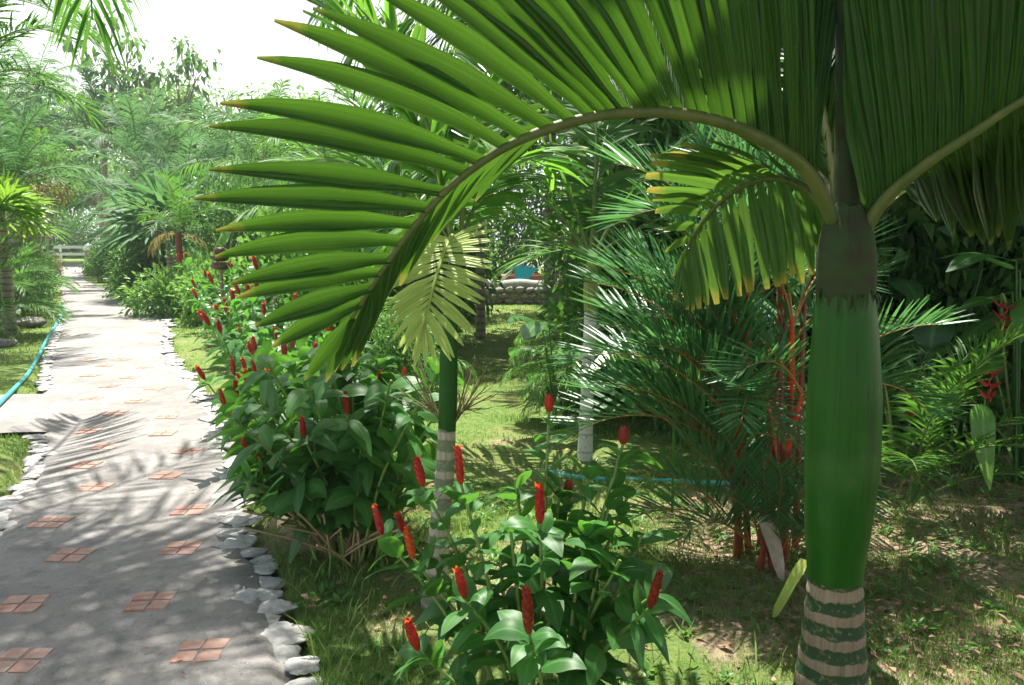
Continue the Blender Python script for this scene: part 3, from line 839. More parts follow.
A = lambda *a: at(*a)
ctrl = [A(838, 232, 2.2), A(806, 170, 2.12), A(745, 131, 2.05), A(682, 114, 2.0), A(620, 113, 1.96), A(560, 125, 1.93), A(500, 150, 1.92), A(448, 189, 1.92), A(408, 234, 1.93), A(378, 277, 1.95), A(352, 318, 1.98)]
rowu = [(.9, A(790, -230, 2.0)), (2, A(690, -210, 1.9)), (3, A(555, -150, 1.8)), (4, A(430, -70, 1.75)), (5, A(345, 0, 1.75)), (5.5, A(283, 24, 1.76)), (6, A(246, 70, 1.78)), (6.5, A(219, 120, 1.8)), (7, A(205, 158, 1.82)), (7.5, A(204, 205, 1.84)), (8, A(212, 246, 1.86)), (8.6, A(226, 283, 1.9)), (9.2, A(248, 320, 1.93)), (9.7, A(275, 352, 1.96)), (10, A(303, 378, 2.0))]
rowd = [(.9, A(850, -200, 2.7)), (2, A(760, -190, 2.75)), (3, A(660, -140, 2.75)), (3.8, A(570, -60, 2.7)), (4.3, A(505, 90, 2.5)), (4.8, A(482, 185, 2.35)), (5.4, A(454, 222, 2.25)), (6.2, A(420, 258, 2.15)), (7, A(395, 290, 2.1)), (8, A(368, 334, 2.08)), (9, A(350, 366, 2.05)), (10, A(326, 384, 2.02))]
hand_frond(main, pb, ctrl, [(rowu, 34, (0, -.6, .8)), (rowd, 36, (0, .3, .95))], .029, (M['hero'], M['hero_rachis']), warp=(.55, 4.5), rad=(.020, .005), jit=.024, bow=.05, blunt=.10, peak=.38, fold=.5, wav=.09)
ctrl = [A(858, 240, 2.2), A(885, 200, 2.13), A(925, 165, 2.05), A(975, 132, 1.98), A(1024, 100, 1.92), A(1085, 72, 1.88), A(1150, 70, 1.86)]
rowu = [(.5, A(845, 20, 2.1)), (1, A(850, -60, 2.0)), (1.5, A(865, -120, 1.95)), (2.2, A(905, -170, 1.9)), (3, A(970, -190, 1.8)), (4, A(1060, -190, 1.75)), (5, A(1190, -130, 1.72)), (6, A(1300, 60, 1.7))]
rowd = [(1.5, A(930, 215, 2.7)), (2.2, A(962, 235, 2.6)), (3, A(990, 240, 2.55)), (4, A(1030, 245, 2.5)), (5, A(1090, 250, 2.4)), (6, A(1200, 200, 2.3))]
hand_frond(main, pb, ctrl, [(rowu, 24, (0, -.6, .8)), (rowd, 16, (0, .3, .95))], .038, (M['hero'], M['hero_rachis']), rad=(.019, .006), jit=.014, bow=.045, blunt=.12, peak=.38, fold=.5, wav=.08)
ctrl = [A(842, 245, 2.26), A(818, 200, 2.36), A(788, 180, 2.46), A(755, 181, 2.52), A(722, 200, 2.56), A(698, 228, 2.58), A(682, 258, 2.6)]
rowl = [(1.6, A(740, 132, 2.4)), (2.2, A(690, 142, 2.35)), (3, A(652, 158, 2.35)), (3.8, A(646, 182, 2.37)), (4.5, A(654, 208, 2.4)), (5.2, A(664, 240, 2.45)), (6, A(676, 300, 2.55))]
rowr = [(1.2, A(826, 255, 2.5)), (2, A(808, 282, 2.5)), (2.6, A(786, 285, 2.52)), (3.4, A(756, 290, 2.55)), (4.3, A(732, 298, 2.58)), (5.2, A(705, 306, 2.6)), (6, A(688, 312, 2.62))]
M['herosmall'] = leaf_mat('palm_leaf_aging', (.025, .085, .014), (.04, .11, .018), (.13, .27, .03), .38, .36, ribs=2, tip=(.36, .32, .05), tipv=.84)
hand_frond(main, pb, ctrl, [(rowl, 14, (0, -.3, .9)), (rowr, 18, (0, -.6, .4))], .020, (M['herosmall'], M['hero_rachis']), rad=(.016, .004), jit=.02, bow=.05, blunt=.4, peak=.35)
zc = at(848, 205, 2.25)
ctrl = [A(842, 235, 2.24), A(830, 150, 2.34), A(808, 50, 2.5), A(785, -60, 2.72), A(770, -180, 3.0)]
rowl = [(.7, A(742, 110, 2.5)), (1.4, A(705, 90, 2.7)), (2, A(680, 20, 2.8)), (3, A(640, -120, 2.9)), (4, A(700, -320, 3.2))]
rowr = [(.7, A(862, 60, 2.45)), (1.4, A(860, -20, 2.7)), (2, A(866, -80, 2.8)), (3, A(880, -180, 3.0)), (4, A(830, -340, 3.2))]
hand_frond(main, pb, ctrl, [(rowl, 18, (0, -.3, .9)), (rowr, 18, (0, -.3, .9))], .036, (M['hero'], M['hero_rachis']), rad=(.018, .006), jit=.015, bow=.04, blunt=.3, peak=.35)
r_ = np.random.default_rng(5)
for az, age, sc in ((135, 1, 1.1), (30, 1, 1.15)):
    inst('frond', V_veit[age][r_.integers(2)], main, tuple(zc - pb + np.array([.03 * math.cos(R(az)), .03 * math.sin(R(az)), -.03])), (R(r_.uniform(-6, 6)), R(r_.uniform(-6, 6)), R(az)), sc)

# ================================================================== the young palm in the middle
Y1 = 3.35
mbp = np.array([*at(430, 622, Y1)[:2], 0.0])
t = thing('palm_tree', 'slender young palm with pale banded trunk and a yellowing frond behind the front ginger', 'palm tree', tuple(mbp))
pts = [at(430, 640, Y1), at(436, 575, Y1), at(441, 515, Y1), at(445, 470, Y1), at(447, 428, Y1)]
mb = MB(); tube(mb, smooth_curve(pts, 50), np.interp(np.linspace(0, 4, 50), range(5), np.array([15, 12, 10.5, 9.5, 9]) * Y1 / 800), 16); bu(mb, 'trunk', M['midtrunk'], t, mbp)
pts = [at(447, 430, Y1), at(448, 400, Y1), at(449, 350, Y1), at(452, 290, Y1), at(456, 240, Y1)]
mb = MB(); tube(mb, smooth_curve(pts, 40), np.interp(np.linspace(0, 4, 40), range(5), np.array([9, 9.5, 9, 7, 5]) * Y1 / 800), 16); bu(mb, 'crownshaft', M['shaft'], t, mbp)
ctrl = [A(456, 245, 3.35), A(452, 236, 3.22), A(444, 252, 3.08), A(433, 288, 2.98), A(424, 328, 2.96)]
rowr = [(1.4, A(492, 222, 3.15)), (1.9, A(498, 246, 3.05)), (2.3, A(492, 272, 3.0)), (2.8, A(482, 305, 2.98)), (3.3, A(472, 338, 2.95)), (3.7, A(452, 361, 2.94)), (4, A(428, 368, 2.94))]
rowl = [(1.4, A(418, 232, 3.1)), (1.9, A(396, 258, 3.0)), (2.4, A(388, 288, 2.96)), (3, A(387, 318, 2.94)), (3.5, A(397, 350, 2.94)), (4, A(416, 367, 2.94))]
hand_frond(t, mbp, ctrl, [(rowr, 19, (0, -.7, .5)), (rowl, 17, (0, -.7, .5))], .0175, (M['yellow'], M['yellow']), rad=(.012, .004), jit=.04, bow=.06, blunt=.2, peak=.4)
zc = at(457, 240, Y1) - mbp
r_ = np.random.default_rng(11)
for az, age, sc in ((150, 0, 1.1), (190, 0, 1.0), (35, 0, 1.0), (70, 1, .85), (160, 1, .7)):
    inst('frond', V_mid[age][r_.integers(2)], t, tuple(zc + np.array([.02 * math.cos(R(az)), .02 * math.sin(R(az)), -.02])), (R(r_.uniform(-8, 8)), R(r_.uniform(-8, 8)), R(az)), sc)
for bx, tips in ((452, [(490, 362), (484, 378), (492, 395), (476, 358), (482, 408), (470, 365), (488, 385)]), (444, [(402, 372), (396, 388), (408, 362), (400, 400), (412, 356), (420, 362)])):
    mb = MB(); s0 = at(bx, 425, Y1)
    for k, (tx, ty) in enumerate(tips):
        e = at(tx, ty, Y1 + rng.uniform(-.12, .12)); m0 = s0 * .55 + at((bx + tx) / 2 + 4 * np.sign(tx - bx), 395, Y1) * .45
        cv = smooth_curve([s0, m0, e], 12); tube(mb, cv, np.linspace(.006, .0022, 12), 5)
        for q_ in range(7):
            p0 = cv[4 + q_]; dd = nrm(cv[5 + q_ if q_ < 7 else 11] - p0 + rng.normal(0, .012, 3)); tube(mb, np.array([p0, p0 + dd * .035, p0 + dd * .07 + [0, 0, .008]]), [.002, .0016, .001], 4)
    bu(mb, 'flower_stalk', M['twig'], t, mbp)

# ================================================================== white trunked palm in the middle distance
wb = ground(585, 462)
palm('slim palm with smooth whitish trunk and olive yellow crownshaft standing in the open lawn', tuple(wb), float(at(588, 309, wb[1])[2]),   .060, .046, V_white, 10, 3, M['whitetrunk'], (float(at(592, 246, wb[1])[2] - at(588, 309, wb[1])[2]), .050, M['shaftolive']), sc=1.0, lean=(.03, 0),
     dirs=((180, 1), (10, 1), (170, 2), (15, 2), (60, 0), (120, 1), (35, 1), (150, 2), (90, 0), (160, 0)))

# ================================================================== red stemmed clump palm
lb = ground(772, 560)
lip = thing('clump_palm', 'clustering palm with bright red crownshafts and blue green fronds behind the big palm', 'palm', tuple(lb))
r_ = np.random.default_rng(21)
stems = [(728, 222, 4.0, .45), (748, 292, 3.75, .35), (792, 318, 3.65, .42), (806, 185, 4.15, .45), (814, 112, 4.3, .40), (766, 392, 3.9, .3), (802, 392, 3.6, .3), (840, 280, 4.3, .4), (716, 372, 3.95, .3), (780, 250, 4.2, .4), (735, 420, 3.7, .25)]
for k, (px, py, yy, sl_) in enumerate(stems):
    top = at(px, py, yy); a_ = r_.uniform(0, 6.28)
    b0 = lb + np.array([.16 * math.cos(a_) * r_.uniform(.3, 1) + (top[0] - lb[0]) * .25, .14 * math.sin(a_), -.03])
    Pm = b0 * .45 + top * .55; Pm[0] += (b0[0] - top[0]) * .08
    cv = smooth_curve([b0, Pm, top], 30); Ls = np.linalg.norm(np.diff(cv, axis=0), axis=1).sum(); f = max(.3, 1 - sl_ / Ls); ns = int(30 * f)
    mb = MB(); tube(mb, cv[:ns], np.linspace(.019, .014, ns), 8); st = bu(mb, 'stem', M['redstem'], lip, lb)
    mb = MB(); sh = cv[ns - 1:]; tube(mb, sh, np.interp(np.linspace(0, 1, len(sh)), [0, .25, 1], [.014, .021, .009]), 10); bu(mb, 'crownshaft', M['redshaft'], st, lb)
    az0 = math.atan2(top[1] - lb[1], top[0] - lb[0])
    for q_ in range(4):
        az = az0 + (q_ - 1.5) * 1.3 + r_.uniform(-.4, .4); age = (0, 1, 0, 2)[q_] if py < 360 else (1, 2, 1, 3)[q_]
        inst('frond', V_lip[age][r_.integers(2)], lip, tuple(top - lb + [0, 0, -.02 * q_]), (R(r_.uniform(-10, 10)), R(r_.uniform(-10, 10)), az), r_.uniform(.8, 1.05) * (.62 if math.sin(az) < -.25 else .85 if math.cos(az) < -.5 else 1))
for az, age, zz, sc in ((185, 0, .25, .85), (168, 1, .3, .9), (205, 1, .1, .7), (176, 0, .5, .9), (188, 1, .6, .85), (172, 1, .75, .95), (240, 0, .05, .5), (280, 0, .05, .5), (225, 0, .15, .6), (255, 0, .1, .5), (285, 1, .12, .5), (200, 0, .35, .75), (150, 1, .35, .9), (160, 0, .9, .9), (180, 0, .8, .9), (192, 1, .4, .85), (165, 0, .6, 1.0), (178, 1, .3, .8), (186, 0, .95, .85), (170, 2, .5, .85), (200, 1, .7, .7), (155, 1, .6, .95), (210, 0, .1, .6), (235, 1, .1, .45), (265, 1, .08, .42), (295, 1, .1, .42), (215, 2, .1, .5), (190, 2, .12, .6)):
    inst('frond', V_lip[age][r_.integers(2)], lip, (.15 * math.cos(R(az)), .15 * math.sin(R(az)), zz), (R(r_.uniform(-8, 8)), R(r_.uniform(-8, 8)), R(az + r_.uniform(-8, 8))), sc)
mb = MB(); ribbons(mb, smooth_curve([ground(783, 582) + [0, 0, .0], at(778, 552, 3.62), at(768, 515, 3.66)], 10)[None], np.tile([1., .2, 0], (1, 10, 1)), np.interp(np.linspace(0, 1, 10), [0, .3, .9, 1], [.012, .03, .045, .04])[None], fold=.5, ncol=5)
tag(mb.build('dry_sheath', M['dry']), 'grey dry leaf sheath leaning against the foot of the red stemmed clump palm', 'dry leaf')
mb = MB(); ribbons(mb, smooth_curve([ground(775, 622) + [0, 0, .02], at(790, 590, 2.95), at(806, 560, 2.9)], 10)[None], np.tile([1., .1, .2], (1, 10, 1)), np.interp(np.linspace(0, 1, 10), [0, .2, .8, 1], [.012, .026, .028, .02])[None], fold=.35, ncol=5)
tag(mb.build('fallen_leaf', M['yellow']), 'pale green fallen palm leaf strip leaning by the foot of the big banded palm', 'fallen leaf')

# green clump palm at the right edge
gb = np.array([2.35, 4.7, 0])
gp = thing('clump_palm', 'green clump palm arching over the shaded soil at the right of the big palm', 'palm', tuple(gb))
r_ = np.random.default_rng(31)
for q_ in range(20):
    az = q_ * 2.4 + r_.uniform(-.3, .3); age = (0, 1, 2, 3, 2)[q_ % 5]
    inst('frond', V_areca[age][r_.integers(2)], gp, (.12 * math.cos(az), .12 * math.sin(az), r_.uniform(.02, .35)), (R(r_.uniform(-8, 8)), R(r_.uniform(-8, 8)), az), r_.uniform(.5, .8))


# ================================================================== gingers
def leaf_w(u): return np.maximum(np.sin(np.pi * np.clip(u, 0, 1) ** .85) ** .75 * (1 - .25 * u ** 6), .05)


def ginger_leaves(mb, cv, n, f0, size, r, face=None):
    Ls = len(cv); T_ = nrm(np.gradient(cv, axis=0))
    k = np.concatenate([np.linspace(f0, .95, n), [.955, .975, .99]]); n = n + 3; idx = np.clip((k * (Ls - 1)).astype(int), 0, Ls - 1)
    b = cv[idx]; T = T_[idx]
    ph = np.arange(n) * 2.15 + r.uniform(0, 6.28) + r.normal(0, .25, n)
    A_ = nrm(np.cross(T, [0.3, 1, 0.1])); B_ = np.cross(T, A_)
    out = A_ * np.cos(ph)[:, None] + B_ * np.sin(ph)[:, None]
    el = R(1) * (r.uniform(5, 50, n))
    d = nrm(out * np.cos(el)[:, None] + T * np.sin(el)[:, None])
    ln = size * r.uniform(.75, 1.2, n) * np.interp(k, [f0, .6, 1], [.9, 1.1, .85])
    N = 8; u = np.linspace(0, 1, N)
    P = b[:, None] + d[:, None] * (ln[:, None] * u)[..., None]
    P[..., 2] += ln[:, None] * (.12 * np.sin(np.pi * u * .8) - r.uniform(.15, .6, (n, 1)) * u ** 2)
    S = nrm(np.cross(d, T)); S = nrm(S + r.normal(0, .2, (n, 3)))
    w = (ln * .235)[:, None] * leaf_w(u)[None]
    ribbons(mb, P, np.repeat(S[:, None], N, 1), w, fold=.34, curl=.22, ncol=5, rnd=r.random(n), wav=.05)


def ginger_flower(mb, p, d, h, rad, r, open_=True):
    d = nrm(np.asarray(d, float)); h = h * r.uniform(.9, 1.12); rad = rad * r.uniform(.84, 1.12); n = 12; u = np.linspace(0, 1, n)
    prof = np.interp(u, [0, .12, .45, .8, 1], [.55, .9, 1, .75, .12])
    tube(mb, p + d * (u * h)[:, None], rad * prof * .86, 10, rnd=.4)
    a = nrm(np.cross(d, [.2, 1, .3])); b = np.cross(d, a)
    m_ = 46; k = np.arange(m_); uu = (k + .5) / m_ * .95; th = k * 2.39996
    o = a * np.cos(th)[:, None] + b * np.sin(th)[:, None]
    base = p + d * (uu * h)[:, None] + o * (rad * np.interp(uu, u, prof) * .88)[:, None]
    leafcloud(mb, base, d + o * np.interp(uu, [0, 1], [.42, .2])[:, None], o, rad * 1.5 * np.interp(uu, [0, .8, 1], [1, .9, .6]), rad * .62, fold=-.35, rnd=r.random(m_))
    if open_:
        m_ = r.integers(2, 5); th = r.uniform(0, 6.28, m_); o = a * np.cos(th)[:, None] + b * np.sin(th)[:, None]
        leafcloud(mb, p + d * h * .93 + o * rad * .25, d * .8 + o * .8, o, rad * 1.5, rad * .5, mat=1)


def ginger_stem(parent, base, b0, top, r, fl='red', nl=11, size=.17, h=.11, rad=.0145, f0=.3, mat=None, sr=.0065, bulge=.15):
    dv = top - b0
    Pm = b0 + dv * .5 + np.array([dv[0] * -bulge, dv[1] * -bulge, abs(dv[2]) * .05]) + r.normal(0, .012, 3)
    cv = smooth_curve([b0, Pm, top], 24)
    mb = MB(); tube(mb, cv, np.linspace(sr * 1.25, sr * .8, 24), 7); st = bu(mb, 'stem', M['stem'], parent, base)
    mb = MB(); ginger_leaves(mb, cv, nl, f0, size, r); bu(mb, 'foliage', mat or M['costus'], st, base)
    if fl:
        mb = MB(); ginger_flower(mb, top, nrm(cv[-1] - cv[-4]) * .6 + np.array([0, 0, 1.]) + r.normal(0, .08, 3), h, rad, r, fl == 'red')
        bu(mb, 'flower_spike', [M[{'red': 'bract', 'dark': 'bractdark', 'orange': 'bractorange'}[fl]], M['petal']], st, base)
    return st


r_ = np.random.default_rng(41)
fb = np.array([.10, 2.42, 0.])
front = thing('ginger_plant', 'nearest red flowered ginger plant in the foreground with a dozen upright red spikes', 'ginger plant', tuple(fb), 0, 'red flowered gingers along the path')
# pixel of the base of each spike, depth
hero_fl = [(423, 486, 2.55, 'red', 30), (461, 484, 2.5, 'red', 36), (540, 523, 2.4, 'red', 40), (549, 412, 2.75, 'red', 12), (623, 444, 2.6, 'dark', 16), (465, 598, 2.3, 'red', 32), (418, 650, 2.25, 'red', 34), (529, 633, 2.15, 'dark', 50), (650, 608, 2.2, 'dark', 46), (382, 535, 2.6, 'red', 32), (404, 533, 2.7, 'red', 22), (413, 558, 2.55, 'orange', 32), (568, 500, 2.7, 'dark', 18)]
for px, py, yy, c_, hp in hero_fl:
    top = at(px, py, yy)
    b0 = np.array([fb[0] + (top[0] - fb[0]) * r_.uniform(.15, .4), fb[1] + r_.uniform(-.08, .1) + (yy - 2.42) * .5, -.02])
    ginger_stem(front, fb, b0, top, r_, c_, r_.integers(10, 13), .15, max(.05, hp * yy / 800), .0148 if c_ != 'dark' else .0165, .36)
for px, py, yy in ((588, 520, 2.5), (610, 500, 2.55), (500, 560, 2.5), (620, 560, 2.35), (590, 470, 2.65), (515, 480, 2.7), (604, 545, 2.4), (642, 535, 2.5), (510, 525, 2.5), (560, 478, 2.7), (630, 490, 2.6), (660, 590, 2.3)):
    top = at(px, py, yy)
    b0 = np.array([fb[0] + (top[0] - fb[0]) * .3, fb[1] + r_.uniform(-.08, .08), -.02])
    ginger_stem(front, fb, b0, top, r_, None, r_.integers(8, 11), .16, mat=M['costuslight'] if px == 588 else None)

sb = ground(352, 556)
second = thing('ginger_plant', 'dense second ginger bush beside the path with dry canes and dark glossy leaves', 'ginger plant', tuple(sb), 0, 'red flowered gingers along the path')
fl2 = [(350, 358, 3.9, 'red'), (347, 414, 3.6, 'dark'), (403, 386, 3.9, 'orange'), (270, 388, 4.0, 'red'), (256, 378, 4.4, 'red'), (249, 388, 4.2, 'red'), (256, 356, 4.6, 'red'), (234, 375, 4.6, 'red'), (225, 407, 4.3, 'red'), (237, 431, 4.2, 'red'), (251, 458, 3.9, 'red'), (264, 474, 3.9, 'red'), (295, 342, 4.6, 'red'), (285, 358, 4.4, 'red'), (237, 398, 4.5, 'red'), (380, 390, 4.1, 'red'), (304, 438, 3.7, 'red')]
for px, py, yy, c_ in fl2:
    top = at(px, py, yy)
    b0 = np.array([sb[0] + (top[0] - sb[0]) * r_.uniform(.1, .35) + .02, sb[1] + r_.uniform(-.1, .15) + (yy - sb[1]) * .3, -.02])
    ginger_stem(second, sb, b0, top, r_, c_, r_.integers(11, 15), .185, .1, .0145, .35, bulge=.1)
for q_ in range(44):
    px, py, yy = r_.uniform(225, 455), r_.uniform(335, 500), r_.uniform(3.5, 4.5)
    top = at(px, py, yy)
    b0 = np.array([sb[0] + (top[0] - sb[0]) * r_.uniform(.1, .35), sb[1] + r_.uniform(-.12, .2), -.02])
    ginger_stem(second, sb, b0, top, r_, None, r_.integers(9, 13), .19, f0=.35)
mb = MB()
for q_ in range(34):
    b0 = sb + np.array([r_.normal(0, .07), r_.normal(0, .08), -.02]); e = sb + np.array([r_.normal(-.06, .22), r_.normal(-.05, .2), r_.uniform(.18, .42)])
    tube(mb, smooth_curve([b0, (b0 + e) / 2 + [0, 0, .02], e], 8), .006, 5)
bu(mb, 'dry_canes', M['cane'], second, sb)

# gingers farther along the path: copies of six model stems
def stem_model(seed, h, flower):
    r = np.random.default_rng(seed); cv = smooth_curve([[0, 0, 0], [.04, .02, h * .5], [.16, .03, h]], 20)
    a = MB(); tube(a, cv, np.linspace(.008, .005, 20), 5); b = MB(); ginger_leaves(b, cv, 13, .28, .19, r)
    c = None
    if flower: c = MB(); ginger_flower(c, cv[-1], (.25, 0, 1), .105, .019, r); c = c.mesh('flower_spike', [M['bract'], M['petal']])
    return a.mesh('stem', M['stem']), b.mesh('foliage', M['costus'] if seed % 3 else M['costuslight']), c


SM = [stem_model(100 + s, (.75, .9, 1.0, .8, .65, .85)[s], s < 4) for s in range(6)]
def ginger_bush(label, base, n, spread, sc, seed, pf=.6):
    r = np.random.default_rng(seed)
    t = thing('ginger_plant', label, 'ginger plant', tuple(base), 0, 'red flowered gingers along the path')
    for k in range(n):
        az = k * 2.4 + r.uniform(-.4, .4); rr = spread * math.sqrt((k + .5) / n)
        s = SM[r.integers(0, 4)] if r.random() < pf else SM[r.integers(4, 6)]
        st = inst('stem', s[0], t, (rr * math.cos(az), rr * math.sin(az), -.02), (0, R(r.uniform(-4, 14)), az + r.uniform(-.4, .4)), sc * r.uniform(.85, 1.12))
        inst('foliage', s[1], st)
        if s[2]: inst('flower_spike', s[2], st)
    return t


ginger_bush('third ginger bush along the path just beyond the dense second one', ground(292, 462), 15, .28, .95, 51)
ginger_bush('fourth ginger bush beside the path edge opposite the side branch of the path', ground(278, 420), 14, .3, 1.0, 52, .75)
ginger_bush('fifth ginger bush where the narrow lawn strip begins', ground(272, 392), 14, .36, 1.05, 53, .7)
ginger_bush('sixth ginger bush at the far end of the lawn strip', ground(262, 366), 14, .4, 1.1, 54, .7)
ginger_bush('small ginger bush behind the lawn strip near the pale far bush', ground(248, 345), 14, .45, 1.1, 55, .6)
ginger_bush('ginger bush half hidden behind the palm leaf tips', ground(300, 372), 12, .5, 1.2, 56, .6)
# ================================================================== broad leaved plants
def blade(mb, p0, p1, p2, hw, r, N=14, wav=.06, fold=.18, side=None, stalk=.2):
    """one broad leaf: stalk from p0, blade through p1 to the tip p2"""
    cv = smooth_curve([p0, p1, p2], 30)
    k = int(30 * stalk)
    tube(mb, cv[:max(3, k + 2)], .006, 5, mat=0)
    b = cv[k:]; idx = np.linspace(0, len(b) - 1, N).astype(int); P = b[idx]
    u = np.linspace(0, 1, N)
    w = hw * np.maximum(np.sin(np.pi * u ** .8) ** .7, .03)
    d = nrm(P[-1] - P[0]); S = np.cross(d, [0, 0, 1.]) if side is None else np.asarray(side, float)
    S = nrm(S + r.normal(0, .15, 3))
    ribbons(mb, P[None], np.repeat(S[None, None], N, 1), w[None], fold=fold, curl=.12, ncol=5, wav=wav, rnd=r.random(1))


def broad_plant(name, label, cat, base, n, h, ln, hw, seed, mat, spread=.5, group=None):
    r = np.random.default_rng(seed); t = thing(name, label, cat, tuple(base), 0, group)
    for k in range(n):
        az = k * 2.4 + r.uniform(-.4, .4); hh = h * r.uniform(.55, 1.05); o = np.array([math.cos(az), math.sin(az), 0])
        p0 = o * .05 * r.random(); p1 = o * spread * r.uniform(.2, .5) + [0, 0, hh]; p2 = p1 + o * ln * r.uniform(.6, .9) + [0, 0, ln * r.uniform(-.55, .15)]
        mb = MB(); cv0 = smooth_curve([p0, p0 * .5 + p1 * .5 + [0, 0, .05], p1], 14); tube(mb, cv0, np.linspace(.012, .006, 14), 6)
        blade(mb, p1, p1 * .45 + p2 * .55 + [0, 0, ln * .12], p2, hw * r.uniform(.8, 1.15), r, stalk=.05)
        mb.build('leaf', mat, t)
    return t


hb = np.array([3.35, 5.1, 0.])
hel = broad_plant('heliconia_plant', 'heliconia with hanging red bracts and broad dark leaves at the right edge of the garden', 'heliconia', hb, 13, 1.5, .65, .12, 61, M['big'], .5)
r = np.random.default_rng(62)
for (px, py, yy, s) in ((990, 385, 4.75, .065), (1005, 318, 4.9, .06), (912, 410, 4.9, .03)):
    c0 = at(px, py, yy); mb = MB()
    zz = np.linspace(-1, 1, 12); cv = c0 + np.stack([.012 * np.sin(zz * 9), 0 * zz, -zz * s * 1.6], 1)
    tube(mb, cv, .006, 6)
    for k in range(6):
        sg = 1 if k % 2 else -1; b_ = cv[1 + k * 2 - (k > 4)]
        e = b_ + np.array([sg * s * (1.25 - k * .1), r.uniform(-.02, .02), s * (.75)])
        P = smooth_curve([b_, b_ * .5 + e * .5 + [0, 0, -.008], e], 7)
        ribbons(mb, P[None], np.tile([0., 1., .3], (1, 7, 1)), (s * .34 * np.array([.6, 1, 1, .85, .6, .35, .08]))[None], fold=.9, ncol=3)
    bu(mb, 'flower_spike', M['bract'], hel, hb)
    mb = MB(); tube(mb, smooth_curve([hb + [0, .1, .2], (hb + c0) / 2 + [.0, .15, .35], c0 + [0, .05, s * 2.2], c0 + [0, 0, s * 1.5]], 20), .008, 6); bu(mb, 'flower_stalk', M['stem'], hel, hb)
mb = MB(); blade(mb, at(985, 400, 4.45), at(983, 425, 4.35), at(990, 490, 4.3), .072, r, side=(1, .1, 0), stalk=.12, fold=.1, wav=.03); bu(mb, 'hanging_leaf', M['bigbright'], hel, hb)

sp = ground(672, 512)
t = thing('broadleaf_plant', 'bright green pointed broad leaf shoot beside the white trunked palm', 'plant', tuple(sp))
r = np.random.default_rng(63)
for p2, p1, hw in (((588, 371), (628, 350), .07), ((742, 388), (705, 372), .06), ((690, 345), (680, 360), .05)):
    mb = MB(); q1 = at(*p1, sp[1] - .1); q0 = sp + [0, 0, .78]
    tube(mb, smooth_curve([sp, sp + [0, 0, .5], q0], 12), .008, 6); blade(mb, q0, q1, at(*p2, sp[1] - .25), hw, r, stalk=.12, fold=.25, side=(.1, .5, .8)); bu(mb, 'leaf', M['bigbright'], t, sp)
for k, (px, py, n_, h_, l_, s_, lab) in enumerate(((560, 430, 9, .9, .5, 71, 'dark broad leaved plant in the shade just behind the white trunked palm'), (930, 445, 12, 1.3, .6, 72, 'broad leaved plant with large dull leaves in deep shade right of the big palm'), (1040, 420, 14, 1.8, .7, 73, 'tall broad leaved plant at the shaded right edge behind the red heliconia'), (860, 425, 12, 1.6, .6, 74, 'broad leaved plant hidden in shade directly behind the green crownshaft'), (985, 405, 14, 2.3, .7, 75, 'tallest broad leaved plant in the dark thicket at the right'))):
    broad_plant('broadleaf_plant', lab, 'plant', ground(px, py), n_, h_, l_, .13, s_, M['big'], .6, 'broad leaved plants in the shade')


# ================================================================== shrubs and trees
def shrub_mesh(n, leaf, mat, seed, shape=1.0, droop=.3, twigs=14):
    """foliage mesh of a unit shrub (radius 1, height 1)"""
    r = np.random.default_rng(seed); mb = MB()
    nc = 34
    c = nrm(r.normal(size=(nc, 3))) * (r.uniform(.35, 1, (nc, 1)) ** .6); c[:, 2] = np.abs(c[:, 2]) * shape; c[:, 2] = c[:, 2] * .8 + .15
    k = r.integers(0, nc, n); o = r.normal(size=(n, 3)) * .17
    P = c[k] + o; P[:, 2] = np.maximum(P[:, 2], .03)
    D = nrm(o) + nrm(c[k]) * .6 + np.array([0, 0, -droop]) + r.normal(0, .4, (n, 3))
    Nn = np.array([0, 0, 1.]) + r.normal(0, .5, (n, 3))
    leafcloud(mb, P, D, Nn, leaf * r.uniform(.7, 1.3, n), leaf * .26 * r.uniform(.8, 1.2, n), rnd=r.random(n) * .6 + .4 * r.random(nc)[k])
    f = mb.mesh('foliage', mat)
    mb = MB()
    for q_ in range(twigs):
        e = c[q_]; tube(mb, smooth_curve([[r.normal(0, .06), r.normal(0, .06), -.05], e * .5 + [0, 0, .05], e], 8), np.linspace(.022, .006, 8), 4)
    return f, mb.mesh('branches', M['bark'])


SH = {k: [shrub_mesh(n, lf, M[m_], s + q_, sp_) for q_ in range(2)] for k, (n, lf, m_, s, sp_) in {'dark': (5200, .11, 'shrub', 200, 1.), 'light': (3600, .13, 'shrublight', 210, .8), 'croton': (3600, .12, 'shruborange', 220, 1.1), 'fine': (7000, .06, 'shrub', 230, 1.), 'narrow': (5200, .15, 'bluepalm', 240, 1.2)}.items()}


def shrub(kind, label, base, r0, h, seed, group=None, name='shrub'):
    r = np.random.default_rng(seed); f, b = SH[kind][seed % 2]
    t = thing(name, label, 'shrub', (base[0], base[1], -.02), r.uniform(0, 6.28), group)
    inst('foliage', f, t, (0, 0, 0), (0, 0, 0), (r0, r0, h)); inst('branches', b, t, (0, 0, 0), (0, 0, 0), (r0, r0, h))
    return t


